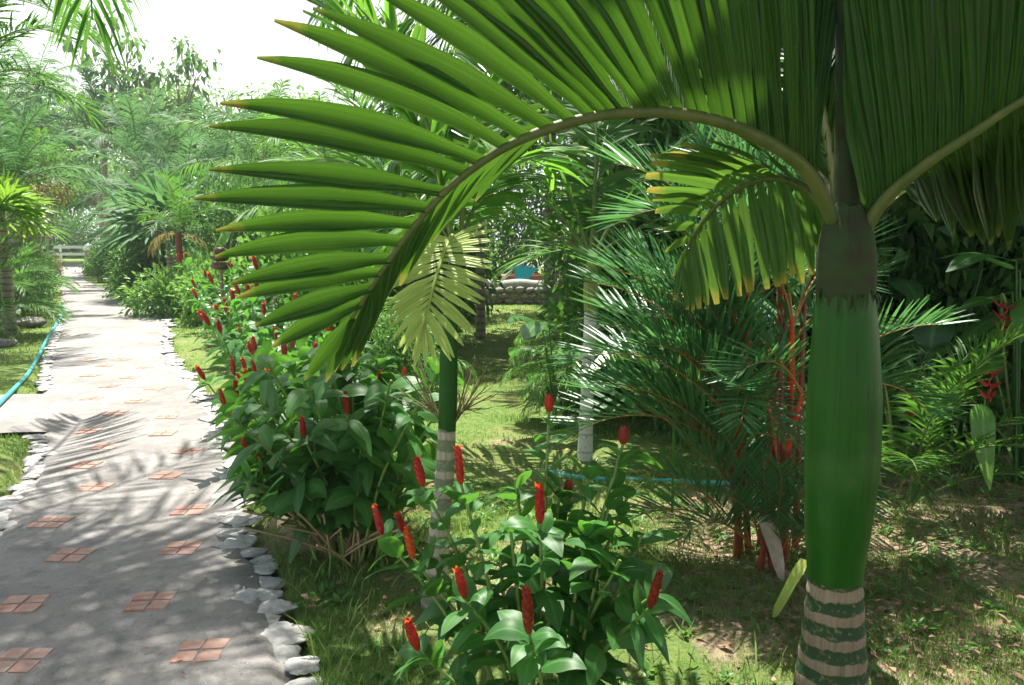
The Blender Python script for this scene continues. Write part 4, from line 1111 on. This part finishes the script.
def tree_meshes(seed, h=8., r0=.16, crown_r=2.4, lv=4, leaf=.22, per=42, mat='tree', first=.35, up=.25, gap=1.):
    r = np.random.default_rng(seed); tb = MB(); cb = MB(); tips = []

    def grow(p, d, ln, rad, lev):
        n = 6; pts = [p]
        for _ in range(n):
            d = nrm(d + r.normal(0, .10, 3) + np.array([0, 0, up * .15])); p = p + d * ln / n; pts.append(p)
        tube(tb, np.array(pts), np.linspace(rad, rad * .62, n + 1), 7 if lev < 2 else 4, cap=False)
        if lev >= lv: tips.append(p); return
        if lev >= lv - 1: tips.append(pts[3])
        for k in range(3 if lev else 5):
            th = r.uniform(0, 6.28) if lev else k * 1.3 + r.uniform(-.3, .3)
            a = np.array([math.cos(th), math.sin(th), r.uniform(-.1, .5)])
            q = pts[-1] if k < 2 else pts[r.integers(3, n + 1)]
            grow(q, nrm(d * r.uniform(.35, .8) + a * r.uniform(.6, 1.0)), ln * r.uniform(.55, .78), rad * .58, lev + 1)
    grow(np.zeros(3), np.array([0, 0, 1.]), h * first, r0, 0)
    tips = np.array(tips); 
    k = np.repeat(np.arange(len(tips)), per); n = len(k); o = r.normal(size=(n, 3)) * np.array([.34, .34, .22]) * gap
    D = nrm(o + [0, 0, -.1]) + r.normal(0, .4, (n, 3)) + [0, 0, -.35]
    leafcloud(cb, tips[k] + o, D, np.array([0, 0, 1.]) + r.normal(0, .4, (n, 3)), leaf * r.uniform(.7, 1.3, n), leaf * .3, rnd=r.random(n) * .5 + .5 * r.random(len(tips))[k])
    return tb.mesh('trunk', M['bark']), cb.mesh('crown', M[mat]), float(tips[:, 2].max()), float(np.percentile(np.hypot(tips[:, 0], tips[:, 1]), 90))


TM = [tree_meshes(301, mat='tree'), tree_meshes(302, mat='tree', per=36), tree_meshes(303, mat='treelight', leaf=.24, per=26, up=.1), tree_meshes(304, mat='tree', per=13, leaf=.42, up=1.2, first=.45, lv=3, gap=.9), tree_meshes(305, mat='shruborange', per=40, leaf=.2, lv=3, gap=1.2), tree_meshes(306, mat='shrublight', per=46, leaf=.2, lv=3, gap=1.2)]


def tree(kind, label, base, h, rad, seed, group=None):
    a, b, hh, rr = TM[kind]; t = thing('broadleaf_tree', label, 'tree', (base[0], base[1], -.05), seed * 1.3, group)
    s = (rad / rr, rad / rr, h / hh)
    inst('trunk', a, t, (0, 0, 0), (0, 0, 0), s); inst('crown', b, t, (0, 0, 0), (0, 0, 0), s)
    return t


def gp_(px, Y): return np.array([(px - 512) / F * (Y * .99), Y, 0.])     # ground spot seen at column px, Y metres ahead
def zat(py, Y): return float(at(512, py, Y)[2])


# --- feathery shrub left of the white trunk
def feathery(label, base, n, h, seed, sc=1.0):
    r = np.random.default_rng(seed); t = thing('feathery_shrub', label, 'shrub', tuple(base), 0, 'feathery light green shrubs')
    for s_ in range(5):
        mb = MB(); az = s_ * 1.3; e = np.array([.25 * math.cos(az), .25 * math.sin(az), h * (.6 + .4 * r.random())]); cv = smooth_curve([[0, 0, -.02], e * .5 + [0, 0, .05], e], 10)
        tube(mb, cv, np.linspace(.012, .006, 10), 5); st = mb.build('stem', M['twig'], t)
        for q_ in range(n // 5):
            p = cv[r.integers(2, 10)]
            inst('frond', V_feather[r.integers(4)][r.integers(2)], st, tuple(p), (R(r.uniform(-15, 15)), R(r.uniform(-10, 25)), r.uniform(0, 6.28)), sc * r.uniform(.7, 1.2))


feathery('feathery light green shrub with drooping fronds just left of the white trunked palm', ground(566, 425), 60, 1.0, 401, .62)
feathery('taller feathery shrub behind the white trunked palm with finely cut fronds', ground(606, 395), 70, 2.1, 402, .85)
feathery('low feathery shrub in the shade between the dense ginger bush and the young palm', ground(410, 398), 45, .9, 403, .9)

# --- shaded thicket behind the middle and the right
DG = 'dark shrubs of the thicket behind the palms'
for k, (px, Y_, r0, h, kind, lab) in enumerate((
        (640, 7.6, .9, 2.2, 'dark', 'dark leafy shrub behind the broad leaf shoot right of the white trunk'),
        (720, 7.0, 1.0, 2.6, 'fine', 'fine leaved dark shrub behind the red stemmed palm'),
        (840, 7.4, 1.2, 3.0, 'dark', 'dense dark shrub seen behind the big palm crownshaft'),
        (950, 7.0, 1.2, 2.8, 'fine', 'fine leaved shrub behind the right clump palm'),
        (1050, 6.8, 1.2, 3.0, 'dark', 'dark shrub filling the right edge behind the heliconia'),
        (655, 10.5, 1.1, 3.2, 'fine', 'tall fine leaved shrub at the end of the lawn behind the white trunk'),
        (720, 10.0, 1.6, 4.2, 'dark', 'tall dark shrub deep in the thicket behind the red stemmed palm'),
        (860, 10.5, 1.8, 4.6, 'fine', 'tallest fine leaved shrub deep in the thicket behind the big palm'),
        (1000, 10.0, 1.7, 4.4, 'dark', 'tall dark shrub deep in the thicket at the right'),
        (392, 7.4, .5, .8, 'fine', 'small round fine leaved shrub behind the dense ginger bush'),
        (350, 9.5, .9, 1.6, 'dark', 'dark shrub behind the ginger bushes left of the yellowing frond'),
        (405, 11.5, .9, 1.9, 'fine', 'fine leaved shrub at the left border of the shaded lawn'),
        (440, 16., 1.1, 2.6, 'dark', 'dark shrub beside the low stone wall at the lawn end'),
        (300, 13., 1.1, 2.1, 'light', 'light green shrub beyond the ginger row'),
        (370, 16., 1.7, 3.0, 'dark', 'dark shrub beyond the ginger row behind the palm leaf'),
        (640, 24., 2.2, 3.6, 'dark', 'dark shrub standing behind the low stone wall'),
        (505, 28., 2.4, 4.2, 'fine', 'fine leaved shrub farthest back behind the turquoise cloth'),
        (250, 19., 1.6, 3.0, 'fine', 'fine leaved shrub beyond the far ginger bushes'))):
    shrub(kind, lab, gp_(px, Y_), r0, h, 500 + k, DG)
for k, (px, Y_, h, s, lab) in enumerate((
        (680, 7.4, .9, 1.05, 'feather leaved palm with grey green fronds behind the white trunked palm'),
        (745, 8.6, 2.0, 1.25, 'taller feather leaved palm behind the red stemmed palm'),
        (610, 9.5, 2.6, 1.0, 'feather leaved palm over the far end of the lawn'),
        (905, 7.2, 1.2, 1.2, 'feather leaved palm in the dark right thicket behind the crownshaft'),
        (1010, 8.2, 2.4, 1.25, 'tall feather leaved palm at the dark right edge'),
        (480, 12.5, 2.2, 1.2, 'feather leaved palm at the left border of the shaded lawn'),
        (400, 11.0, 1.8, 1.15, 'feather leaved palm behind the large leaf left of the young palm'))):
    palm(lab, tuple(gp_(px, Y_)), h, .09, .07, V_areca, 15, 40 + k, group='feather leaved palms of the thicket', sc=s)
TG = 'broadleaf trees behind the garden'
for k, (px, Y_, h, rad, kind, lab) in enumerate((
        (560, 17., 8.5, 3.2, 0, 'broadleaf tree behind the lawn above the turquoise cloth'),
        (690, 14., 9.0, 3.4, 1, 'broadleaf tree behind the red stemmed palm thicket'),
        (850, 13., 9.5, 3.6, 0, 'broadleaf tree behind the big palm shading the thicket'),
        (1010, 11.5, 9.0, 3.4, 1, 'broadleaf tree at the right edge behind the heliconia'),
        (780, 21., 12., 5.0, 0, 'largest broadleaf tree far back behind the big palm'),
        (1080, 18., 12., 5.0, 1, 'far broadleaf tree beyond the right edge thicket'),
        (620, 26., 12., 5.0, 1, 'far broadleaf tree beyond the stone wall'),
        (490, 32., 9., 4.0, 0, 'far broadleaf tree behind the lawn seen above the young palm'))):
    tree(kind, lab, gp_(px, Y_), h, rad, k + 1, TG)
tree(1, 'tall shade tree at the right with its crown above the frame', (5.6, 6.6, 0), 8.5, 2.9, 21, TG)
tree(0, 'tree added to shade the green clump palm at the right with its crown out of view', (3.3, 7.2, 0), 8.5, 2.2, 28, TG)  # added for its shade on the right clump palm; crown unseen
tree(1, 'tree added behind the dark shrub at the back of the big palm to shade the right side', (2.7, 9.2, 0), 9.0, 2.7, 24, TG)  # added so that its canopy darkens the growth at the right
tree(0, 'tall shade tree behind the red stemmed palm with its crown above the frame', (4.6, 10.6, 0), 9.0, 2.9, 22, TG)

tree(1, 'unseen tree added close on the right of the photographer to block skylight', (4.1, .5, 0), 7.0, 2.6, 25, TG)  # added out of view, only blocks ambient light from the right
tree(0, 'unseen tree added behind the photographer beside the path to block skylight', (1.4, -3.8, 0), 7.5, 2.8, 26, TG)  # added unseen behind the camera to cut the sky's fill light
tree(1, 'unseen tree added behind the photographer across the path to block skylight', (-3.9, -2.6, 0), 7.5, 2.8, 27, TG)  # second unseen tree behind the camera, added as a skylight blocker
# tall palms whose crowns hang over the picture
palm('tall palm whose drooping frond tips hang in at the top edge above the big leaf', (.62, 13.2, 0), 5.7, .12, .09, V_coco, 17, 61, group='tall palms overhead', sc=1.25, dirs=((190, 3), (206, 3), (178, 4), (205, 1), (190, 2), (222, 1), (175, 2), (250, 1), (300, 1), (20, 1), (60, 1), (100, 1), (140, 1), (330, 2), (270, 2), (235, 2), (0, 2), (160, 1)))
palm('tall palm left of the path whose frond tip hangs in at the top left', (-4.75, 6.0, 0), 5.55, .14, .11, V_coco, 21, 62, group='tall palms overhead', sc=1.0, lean=(1.2, .0), bend=2.6, dirs=((100, 4), (-30, 0), (-12, 1), (-55, 1), (5, 0), (-80, 1), (-50, 1), (-20, 1), (10, 1), (40, 1), (70, 1), (-65, 0), (-35, 0), (-5, 0), (25, 0), (-95, 1), (-10, 2), (-60, 2), (180, 1), (130, 1)))

palm('tall slender palm added directly behind the big palm to shade it with a crown out of view', (1.27, 3.05, 0), 4.3, .07, .05, V_veit, 18, 65, M['palmtrunk'], (.7, .055, M['shaft']), 'tall palms overhead', 1.45, lean=(-.5, .45), bend=2.6, dirs=((245, 1), (270, 1), (295, 1), (315, 1), (340, 1), (5, 1), (25, 1), (255, 2), (280, 2), (305, 2), (330, 2), (350, 2), (15, 2), (0, 0), (320, 0), (40, 0), (270, 0), (290, 1)))  # added overhead palm, fronds aimed to shade the big palm's crown
# ================================================================== left side and the far background
palm('palm with drooping fronds at the upper left edge', tuple(gp_(-30, 12.5)), zat(78, 12.5) - .3, .13, .1, V_areca, 20, 63, group='palms on the left side of the path', sc=1.25)
palm('taller palm whose frond reaches in at the top left corner', tuple(gp_(-70, 11.)), zat(10, 11.), .13, .1, V_areca, 20, 64, group='palms on the left side of the path', sc=1.3)
for k, (px, Y_, h, s, lab) in enumerate(((-14, 15.0, .25, .8, 'low green clump palm on the left bordering the grass strip'), (-42, 12.6, .2, .85, 'low clump palm at the left edge nearest the camera'), (12, 19.5, .3, .7, 'low clump palm on the left just before the path narrows'), (-25, 22., .8, 1.0, 'clump palm behind the low palms on the left'))):
    palm(lab, tuple(gp_(px, Y_)), h, .06, .05, V_areca, 22, 70 + k, group='clump palms along the left grass strip', sc=s, name='clump_palm')


def fan_palm(label, base, h, n, ll, seed, mat='fanleaf', group=None):
    r = np.random.default_rng(seed); t = thing('fan_palm', label, 'palm tree', tuple(base), 0, group)
    mb = MB(); tube(mb, np.array([[0, 0, -.05], [.01, 0, h * .5], [0, 0, h]]), [.11, .09, .08], 9); mb.build('trunk', M['palmtrunk'], t)
    for k in range(n):
        az = k * 2.4; e = R(85 - 95 * k / n + r.uniform(-8, 8)); d = np.array([math.cos(az) * math.cos(e), math.sin(az) * math.cos(e), math.sin(e)])
        p0 = np.array([0, 0, h]); p1 = p0 + d * ll * .5; mb = MB(); tube(mb, np.array([p0, p1]), .009, 5, mat=1)
        s = nrm(np.cross(d, [0, 0, 1.])); m_ = 17; a = np.linspace(-1.75, 1.75, m_)
        dd = d * np.cos(a)[:, None] + s * np.sin(a)[:, None]; N = 5; u = np.linspace(0, 1, N)
        P = p1 + dd[:, None] * (ll * u * (1 - .12 * np.abs(a)[:, None] / 1.7))[..., None]; P[..., 2] -= ll * .32 * (u ** 2) * r.uniform(.6, 1.5, (m_, 1))
        S = np.cross(dd, np.cross(s, d)); ribbons(mb, P, np.repeat(S[:, None], N, 1), np.tile(ll * .045 * wprof(u, .08, .4), (m_, 1)), fold=.3, ncol=3)
        mb.build('frond', [M[mat], M['rachis']], t)
    return t


fan_palm('bright yellow green fan palm at the left edge among darker clump palms', gp_(2, 13.5), zat(222, 13.5), 18, .75, 81)
fan_palm('fan palm with pale leaves right of the far path', gp_(168, 21.), zat(235, 21.), 20, 1.5, 82, 'bluepalm')
tree(4, 'orange tinted small tree on the left behind the fan palm', gp_(6, 18.), zat(165, 18.), .75, 41)
tree(4, 'orange tinted small tree on the left beside the far path with brownish top', gp_(34, 22.), zat(180, 22.), .8, 42)
tree(5, 'bright yellow green small tree on the left above the orange tinted ones', gp_(18, 23.), zat(135, 23.), 1.3, 43)
shrub('croton', 'small rusty shrub by the white rails at the path end', gp_(46, 36.), .5, .8, 604)
SG = 'palms around the far end of the path'
for k, (px, Y_, h, s, V_, n, lab) in enumerate((
        (160, 27., 2.6, .85, V_blue, 18, 'large silver green palm at the right of the far path bend'),
        (142, 31., 4.4, .95, V_blue, 16, 'tall silver green palm with upright fronds behind the far path bend'),
        (108, 35., 6.2, .9, V_blue, 16, 'tallest silver green palm at the far path end with arching crown'),
        (185, 25., 1.6, .95, V_blue, 18, 'silver green palm with low spreading fronds behind the pale far bush'),
        (222, 28., 3.4, 1.0, V_blue, 16, 'silver green palm behind the tips of the big leaf'),
        (102, 39., 4.0, .55, V_blue, 14, 'palm with pale trunk standing beside the round lamp post'),
        (28, 31., 4.6, .85, V_blue, 15, 'silver green palm left of the far path end'),
        (265, 21., 3.2, .9, V_coco, 15, 'green palm rising behind the palm leaf tips right of the sky gap'),
        (0, 29., 5.4, 1.0, V_blue, 14, 'silver green palm at the left edge below the sky'),
        (330, 15., 2.4, .7, V_coco, 15, 'green palm in front of the sky gap behind the big leaf'))):
    palm(lab, tuple(gp_(px, Y_)), h, .16, .13, V_, n, 90 + k, group=SG, sc=s)
palm('full feathery palm at the left edge behind the bright fan palm', tuple(gp_(12, 17.)), 2.6, .11, .09, V_blue, 18, 121, group='palms on the left side of the path', sc=.62)
palm('dark green palm left of the far path in front of the orange tinted trees', tuple(gp_(36, 24.)), 3.0, .12, .1, V_areca, 20, 122, group='palms on the left side of the path', sc=1.1)
palm('tall full palm left of the airy tree with its crown against the sky', tuple(gp_(48, 33.)), 7.4, .14, .12, V_coco, 18, 123, group=SG, sc=.85)
# palm with one dry frond and orange trunk
t = palm('small palm with a dry yellow frond and rusty trunk right of the far path', tuple(gp_(178, 17.5)), 1.7, .08, .07, V_areca, 10, 105, M['redstem'], sc=.8)
inst('dry_frond', V_dry[0][0], t, (0, 0, 1.7), (0, 0, R(170)), .6); inst('dry_frond', V_dry[0][0], t, (0, 0, 1.65), (0, 0, R(20)), .5)
shrub('light', 'pale leafy bush at the right edge of the path beyond the lawn strip', gp_(178, 16.6), .95, 1.12, 606)
shrub('light', 'pale leafy bush right behind the far bush with narrower crown', gp_(213, 15.2), .85, 1.2, 607)
for k, (px, Y_, r0, h, kd, lab) in enumerate(((120, 30., .9, 1.7, 'dark', 'rounded shrub near the lamp post right of the path'), (140, 26., 1.0, 1.9, 'fine', 'fine leaved shrub at the far bend of the path'), (150, 22., 1.0, 1.5, 'dark', 'dark shrub along the right border before the far bend'), (2, 25., 1.1, 2.2, 'dark', 'dark shrub left of the far path'), (8, 17., .9, 1.4, 'fine', 'fine leaved shrub among the left clump palms'), (103, 35., .8, 1.1, 'light', 'pale shrub at the foot of the lamp post'))):
    shrub(kd, lab, gp_(px, Y_), r0, h, 610 + k, 'shrubs along the far path')
ginger_bush('far ginger bush beside the pale leafy bush', gp_(228, 13.5), 12, .6, 1.15, 57, .8)
BG = 'trees against the sky at the back left'
tree(3, 'tall airy tree with large sparse leaves rising against the white sky', gp_(148, 36.), zat(8, 36.), 2.3, 31, BG)
tree(2, 'pale green spreading tree against the sky right of the airy tree', gp_(205, 42.), zat(85, 42.), 4.2, 32, BG)
tree(0, 'distant dark tree against the sky left of the airy tree', gp_(36, 52.), zat(82, 52.), 4.5, 33, BG)
tree(1, 'distant tree low behind the silver palms at the path end', gp_(110, 56.), zat(90, 56.), 6.0, 34, BG)
tree(2, 'pale tree behind the silver palms next to the spreading one', gp_(250, 46.), zat(92, 46.), 5.0, 35, BG)
tree(1, 'distant tree behind the palm leaf tips at the sky gap', gp_(320, 40.), zat(130, 40.), 5.0, 36, BG)
tree(0, 'distant tree at the left edge of the sky', gp_(5, 45.), zat(120, 45.), 5.0, 37, BG)
tree(1, 'distant tree beyond the white fence at the path end', gp_(75, 82.), 7.5, 6.0, 38, BG)
tree(0, 'distant tree beyond the white fence right of the road', gp_(140, 78.), 9, 7.0, 39, BG)
tree(0, 'distant tree beyond the white fence at the left', gp_(25, 76.), 9, 7.0, 40, BG)
for k, px in enumerate((20, 60, 95, 140, 185)):
    shrub('fine', ('dark hedge shrub farthest left beyond the white fence', 'dark hedge shrub beyond the fence straight above the path end', 'dark hedge shrub beyond the fence behind the lamp post', 'dark hedge shrub beyond the fence right of the lamp post', 'dark hedge shrub farthest right beyond the white fence')[k], gp_(px, 66.), 2.6, 3.6, 640 + k, 'hedge shrubs beyond the white fence')


# ================================================================== built things
def box(mb, c, s, mat=0, rz=0):
    x, y, z = np.array(s) / 2; v = np.array([(a, b, d) for d in (-z, z) for b in (-y, y) for a in (-x, x)])
    if rz: v = v @ np.array([[math.cos(rz), math.sin(rz), 0], [-math.sin(rz), math.cos(rz), 0], [0, 0, 1]])
    for f in ((0, 2, 3, 1), (4, 5, 7, 6), (0, 1, 5, 4), (2, 6, 7, 3), (0, 4, 6, 2), (1, 3, 7, 5)):
        mb.add((v + c)[list(f)], [[0, 1, 2, 3]], mat=mat)


fx = gp_(72, 58.)
t = thing('rail_fence', 'long white rail fence across the far end of the path', 'fence', tuple(fx))
for z_ in (.45, .95):
    mb = MB(); box(mb, (0, 0, z_), (26, .05, .2)); mb.build('rail', M['white'], t)
for k in range(14):
    mb = MB(); box(mb, (-13 + k * 2 + .0, .09, .55), (.12, .12, 1.15)); mb.build('post', M['white'], t)
lp = gp_(86.5, 37.)
t = thing('lamp_post', 'short garden lamp post with round white globe beside the far path end', 'lamp', tuple(lp))
mb = MB(); tube(mb, np.array([[0, 0, -.05], [0, 0, .06], [0, 0, .07], [0, 0, 1.0], [0, 0, 1.04]]), [.26, .26, .17, .15, .2], 12); mb.build('post', M['grey'], t)
u = np.linspace(-1, 1, 12)
mb = MB(); tube(mb, np.stack([0 * u, 0 * u, 1.16 + .2 * u], 1), .22 * np.sqrt(np.maximum(0, 1 - u * u)) + .005, 16); mb.build('globe', M['globe'], t)
mb = MB(); tube(mb, np.stack([0 * u + .5, 0 * u + .1, 1.14 + .16 * u], 1), .18 * np.sqrt(np.maximum(0, 1 - u * u)) + .005, 16); tube(mb, np.array([[0, 0, 1.0], [.25, .05, .92], [.5, .1, 1.0]]), .03, 8); mb.build('side_globe', M['globe'], t)
pp = gp_(219, 12.5); zc_ = zat(262, 12.5)
t = thing('clay_pot_stack', 'dark brown clay pots stacked on a post above the gingers by the big leaf tips', 'pots', tuple(pp))
mb = MB(); tube(mb, np.array([[0, 0, -.05], [0, 0, zc_ - .12]]), .03, 8); mb.build('post', M['grey'], t)
for dz, s_ in ((-.06, 1.0), (.07, .85), (.17, .6)):
    mb = MB(); tube(mb, np.array([[0, 0, zc_ + dz - .06], [0, 0, zc_ + dz - .045], [0, 0, zc_ + dz], [0, 0, zc_ + dz + .045], [0, 0, zc_ + dz + .055]]), np.array([.07, .13, .16, .13, .09]) * s_, 18); mb.build('pot', M['brownpot'], t)

# low stone wall at the end of the lawn with single stones
w0 = gp_(510, 19.5)
t = thing('stone_wall', 'low dry stone wall across the far end of the shaded lawn', 'wall', tuple(w0))
WS = [rock_mesh('stone', M['wallstone'], 60 + s, 1, .7, .3) for s in range(5)]
mb = MB(); box(mb, (0, .12, .2), (7.4, .22, .42)); mb.build('core', M['wallstone'], t)
for row in range(3):
    for k in range(31):
        inst('stone', WS[rng.integers(5)], t, (-3.7 + k * .245 + rng.uniform(-.03, .03) + .1 * (row % 2), rng.uniform(-.03, .03), .07 + row * .145), (rng.uniform(-.3, .3), rng.uniform(-.3, .3), rng.uniform(0, 6)), (.29, .26, .2))
mb = MB(); n_ = 14; xs = np.linspace(-3.8, 3.8, 50); P = np.stack([xs, 0 * xs + .12, .46 + .02 * np.sin(xs * 7)], 1)
tube(mb, P, .13, 8); mb.build('capping', M['stone'], t)
t = thing('brick_bed', 'low brick red planter bed behind the stone wall', 'planter', tuple(gp_(545, 22.)))
mb = MB()
for (c, s) in (((0, -.5, .3), (2.4, .12, .6)), ((0, .5, .3), (2.4, .12, .6)), ((-1.14, 0, .3), (.12, .87, .6)), ((1.14, 0, .3), (.12, .87, .6))): box(mb, c, s)
mb.build('planter_wall', M['redsoil'], t)
mb = MB(); box(mb, (0, 0, .48), (2.1, .85, .08)); mb.build('soil', M['bark'], t)
# turquoise cloth hung on a leaning pole
cb = at(522, 275, 20.5); t = thing('hanging_cloth', 'bright turquoise cloth hanging behind the stone wall at the lawn end', 'cloth', (cb[0], cb[1], 0))
mb = MB(); tube(mb, np.array([[-.15, .06, -.05], [-.15, .06, cb[2] + .25]]), .03, 8); mb.build('pole', M['grey'], t)
a = np.linspace(0, 1, 12); b_ = np.linspace(0, 1, 10); Ag, Bg = np.meshgrid(a, b_, indexing='ij')
wdt = .62 * (1 - .75 * Bg); Xc = -.22 + Ag * wdt + .1 * Bg; Zc_ = cb[2] + .28 - Bg * .55 - Ag * .1 * (1 - Bg); Yc = .0 + .05 * np.sin(Ag * 9) * Bg
mb = MB(); i = np.arange(11)[:, None] * 10; j = np.arange(9)[None]; bb = i + j
Vv = np.stack([Xc, Yc, Zc_], -1).reshape(-1, 3); qq = np.stack([bb, bb + 1, bb + 11, bb + 10], -1).reshape(-1, 4)
mb.add(Vv, qq); mb.add(Vv + [0, .015, 0], qq[:, ::-1]); mb.build('cloth', M['cloth'], t)
rk = [rock_mesh('rock', M['wallstone'], 80 + s, 2, .7, .3) for s in range(2)]
tag(inst('rock', rk[0], None, tuple(ground(31, 327) + [0, 0, .08]), (0, 0, .4), (.5, .4, .32)), 'grey rounded rock in the grass strip left of the path', 'rock')
tag(inst('rock', rk[1], None, tuple(ground(4, 346) + [0, 0, .05]), (0, 0, 1.4), (.42, .36, .22)), 'brownish low rock at the left edge of the grass strip', 'rock')
broad_plant('broadleaf_plant', 'small broad leaved plant beside the grey rock in the left grass strip', 'plant', ground(6, 330), 12, .45, .4, .08, 79, M['big'], .3)

# ================================================================== humid air
mb = MB(); box(mb, (0, 270, 7.2), (860, 700, 17.6))
hm, nt, N, L = newmat('humid_air')
out = nd(N, 'ShaderNodeOutputMaterial'); pv = nd(N, 'ShaderNodeVolumePrincipled')
pv.inputs['Color'].default_value = (.90, .96, 1., 1); pv.inputs['Density'].default_value = .0011; pv.inputs['Anisotropy'].default_value = .2
L.new(pv.outputs[0], out.inputs['Volume'])
tag(mb.build('haze', hm), 'thin pale humid haze filling the air of the garden', 'haze', kind='stuff')
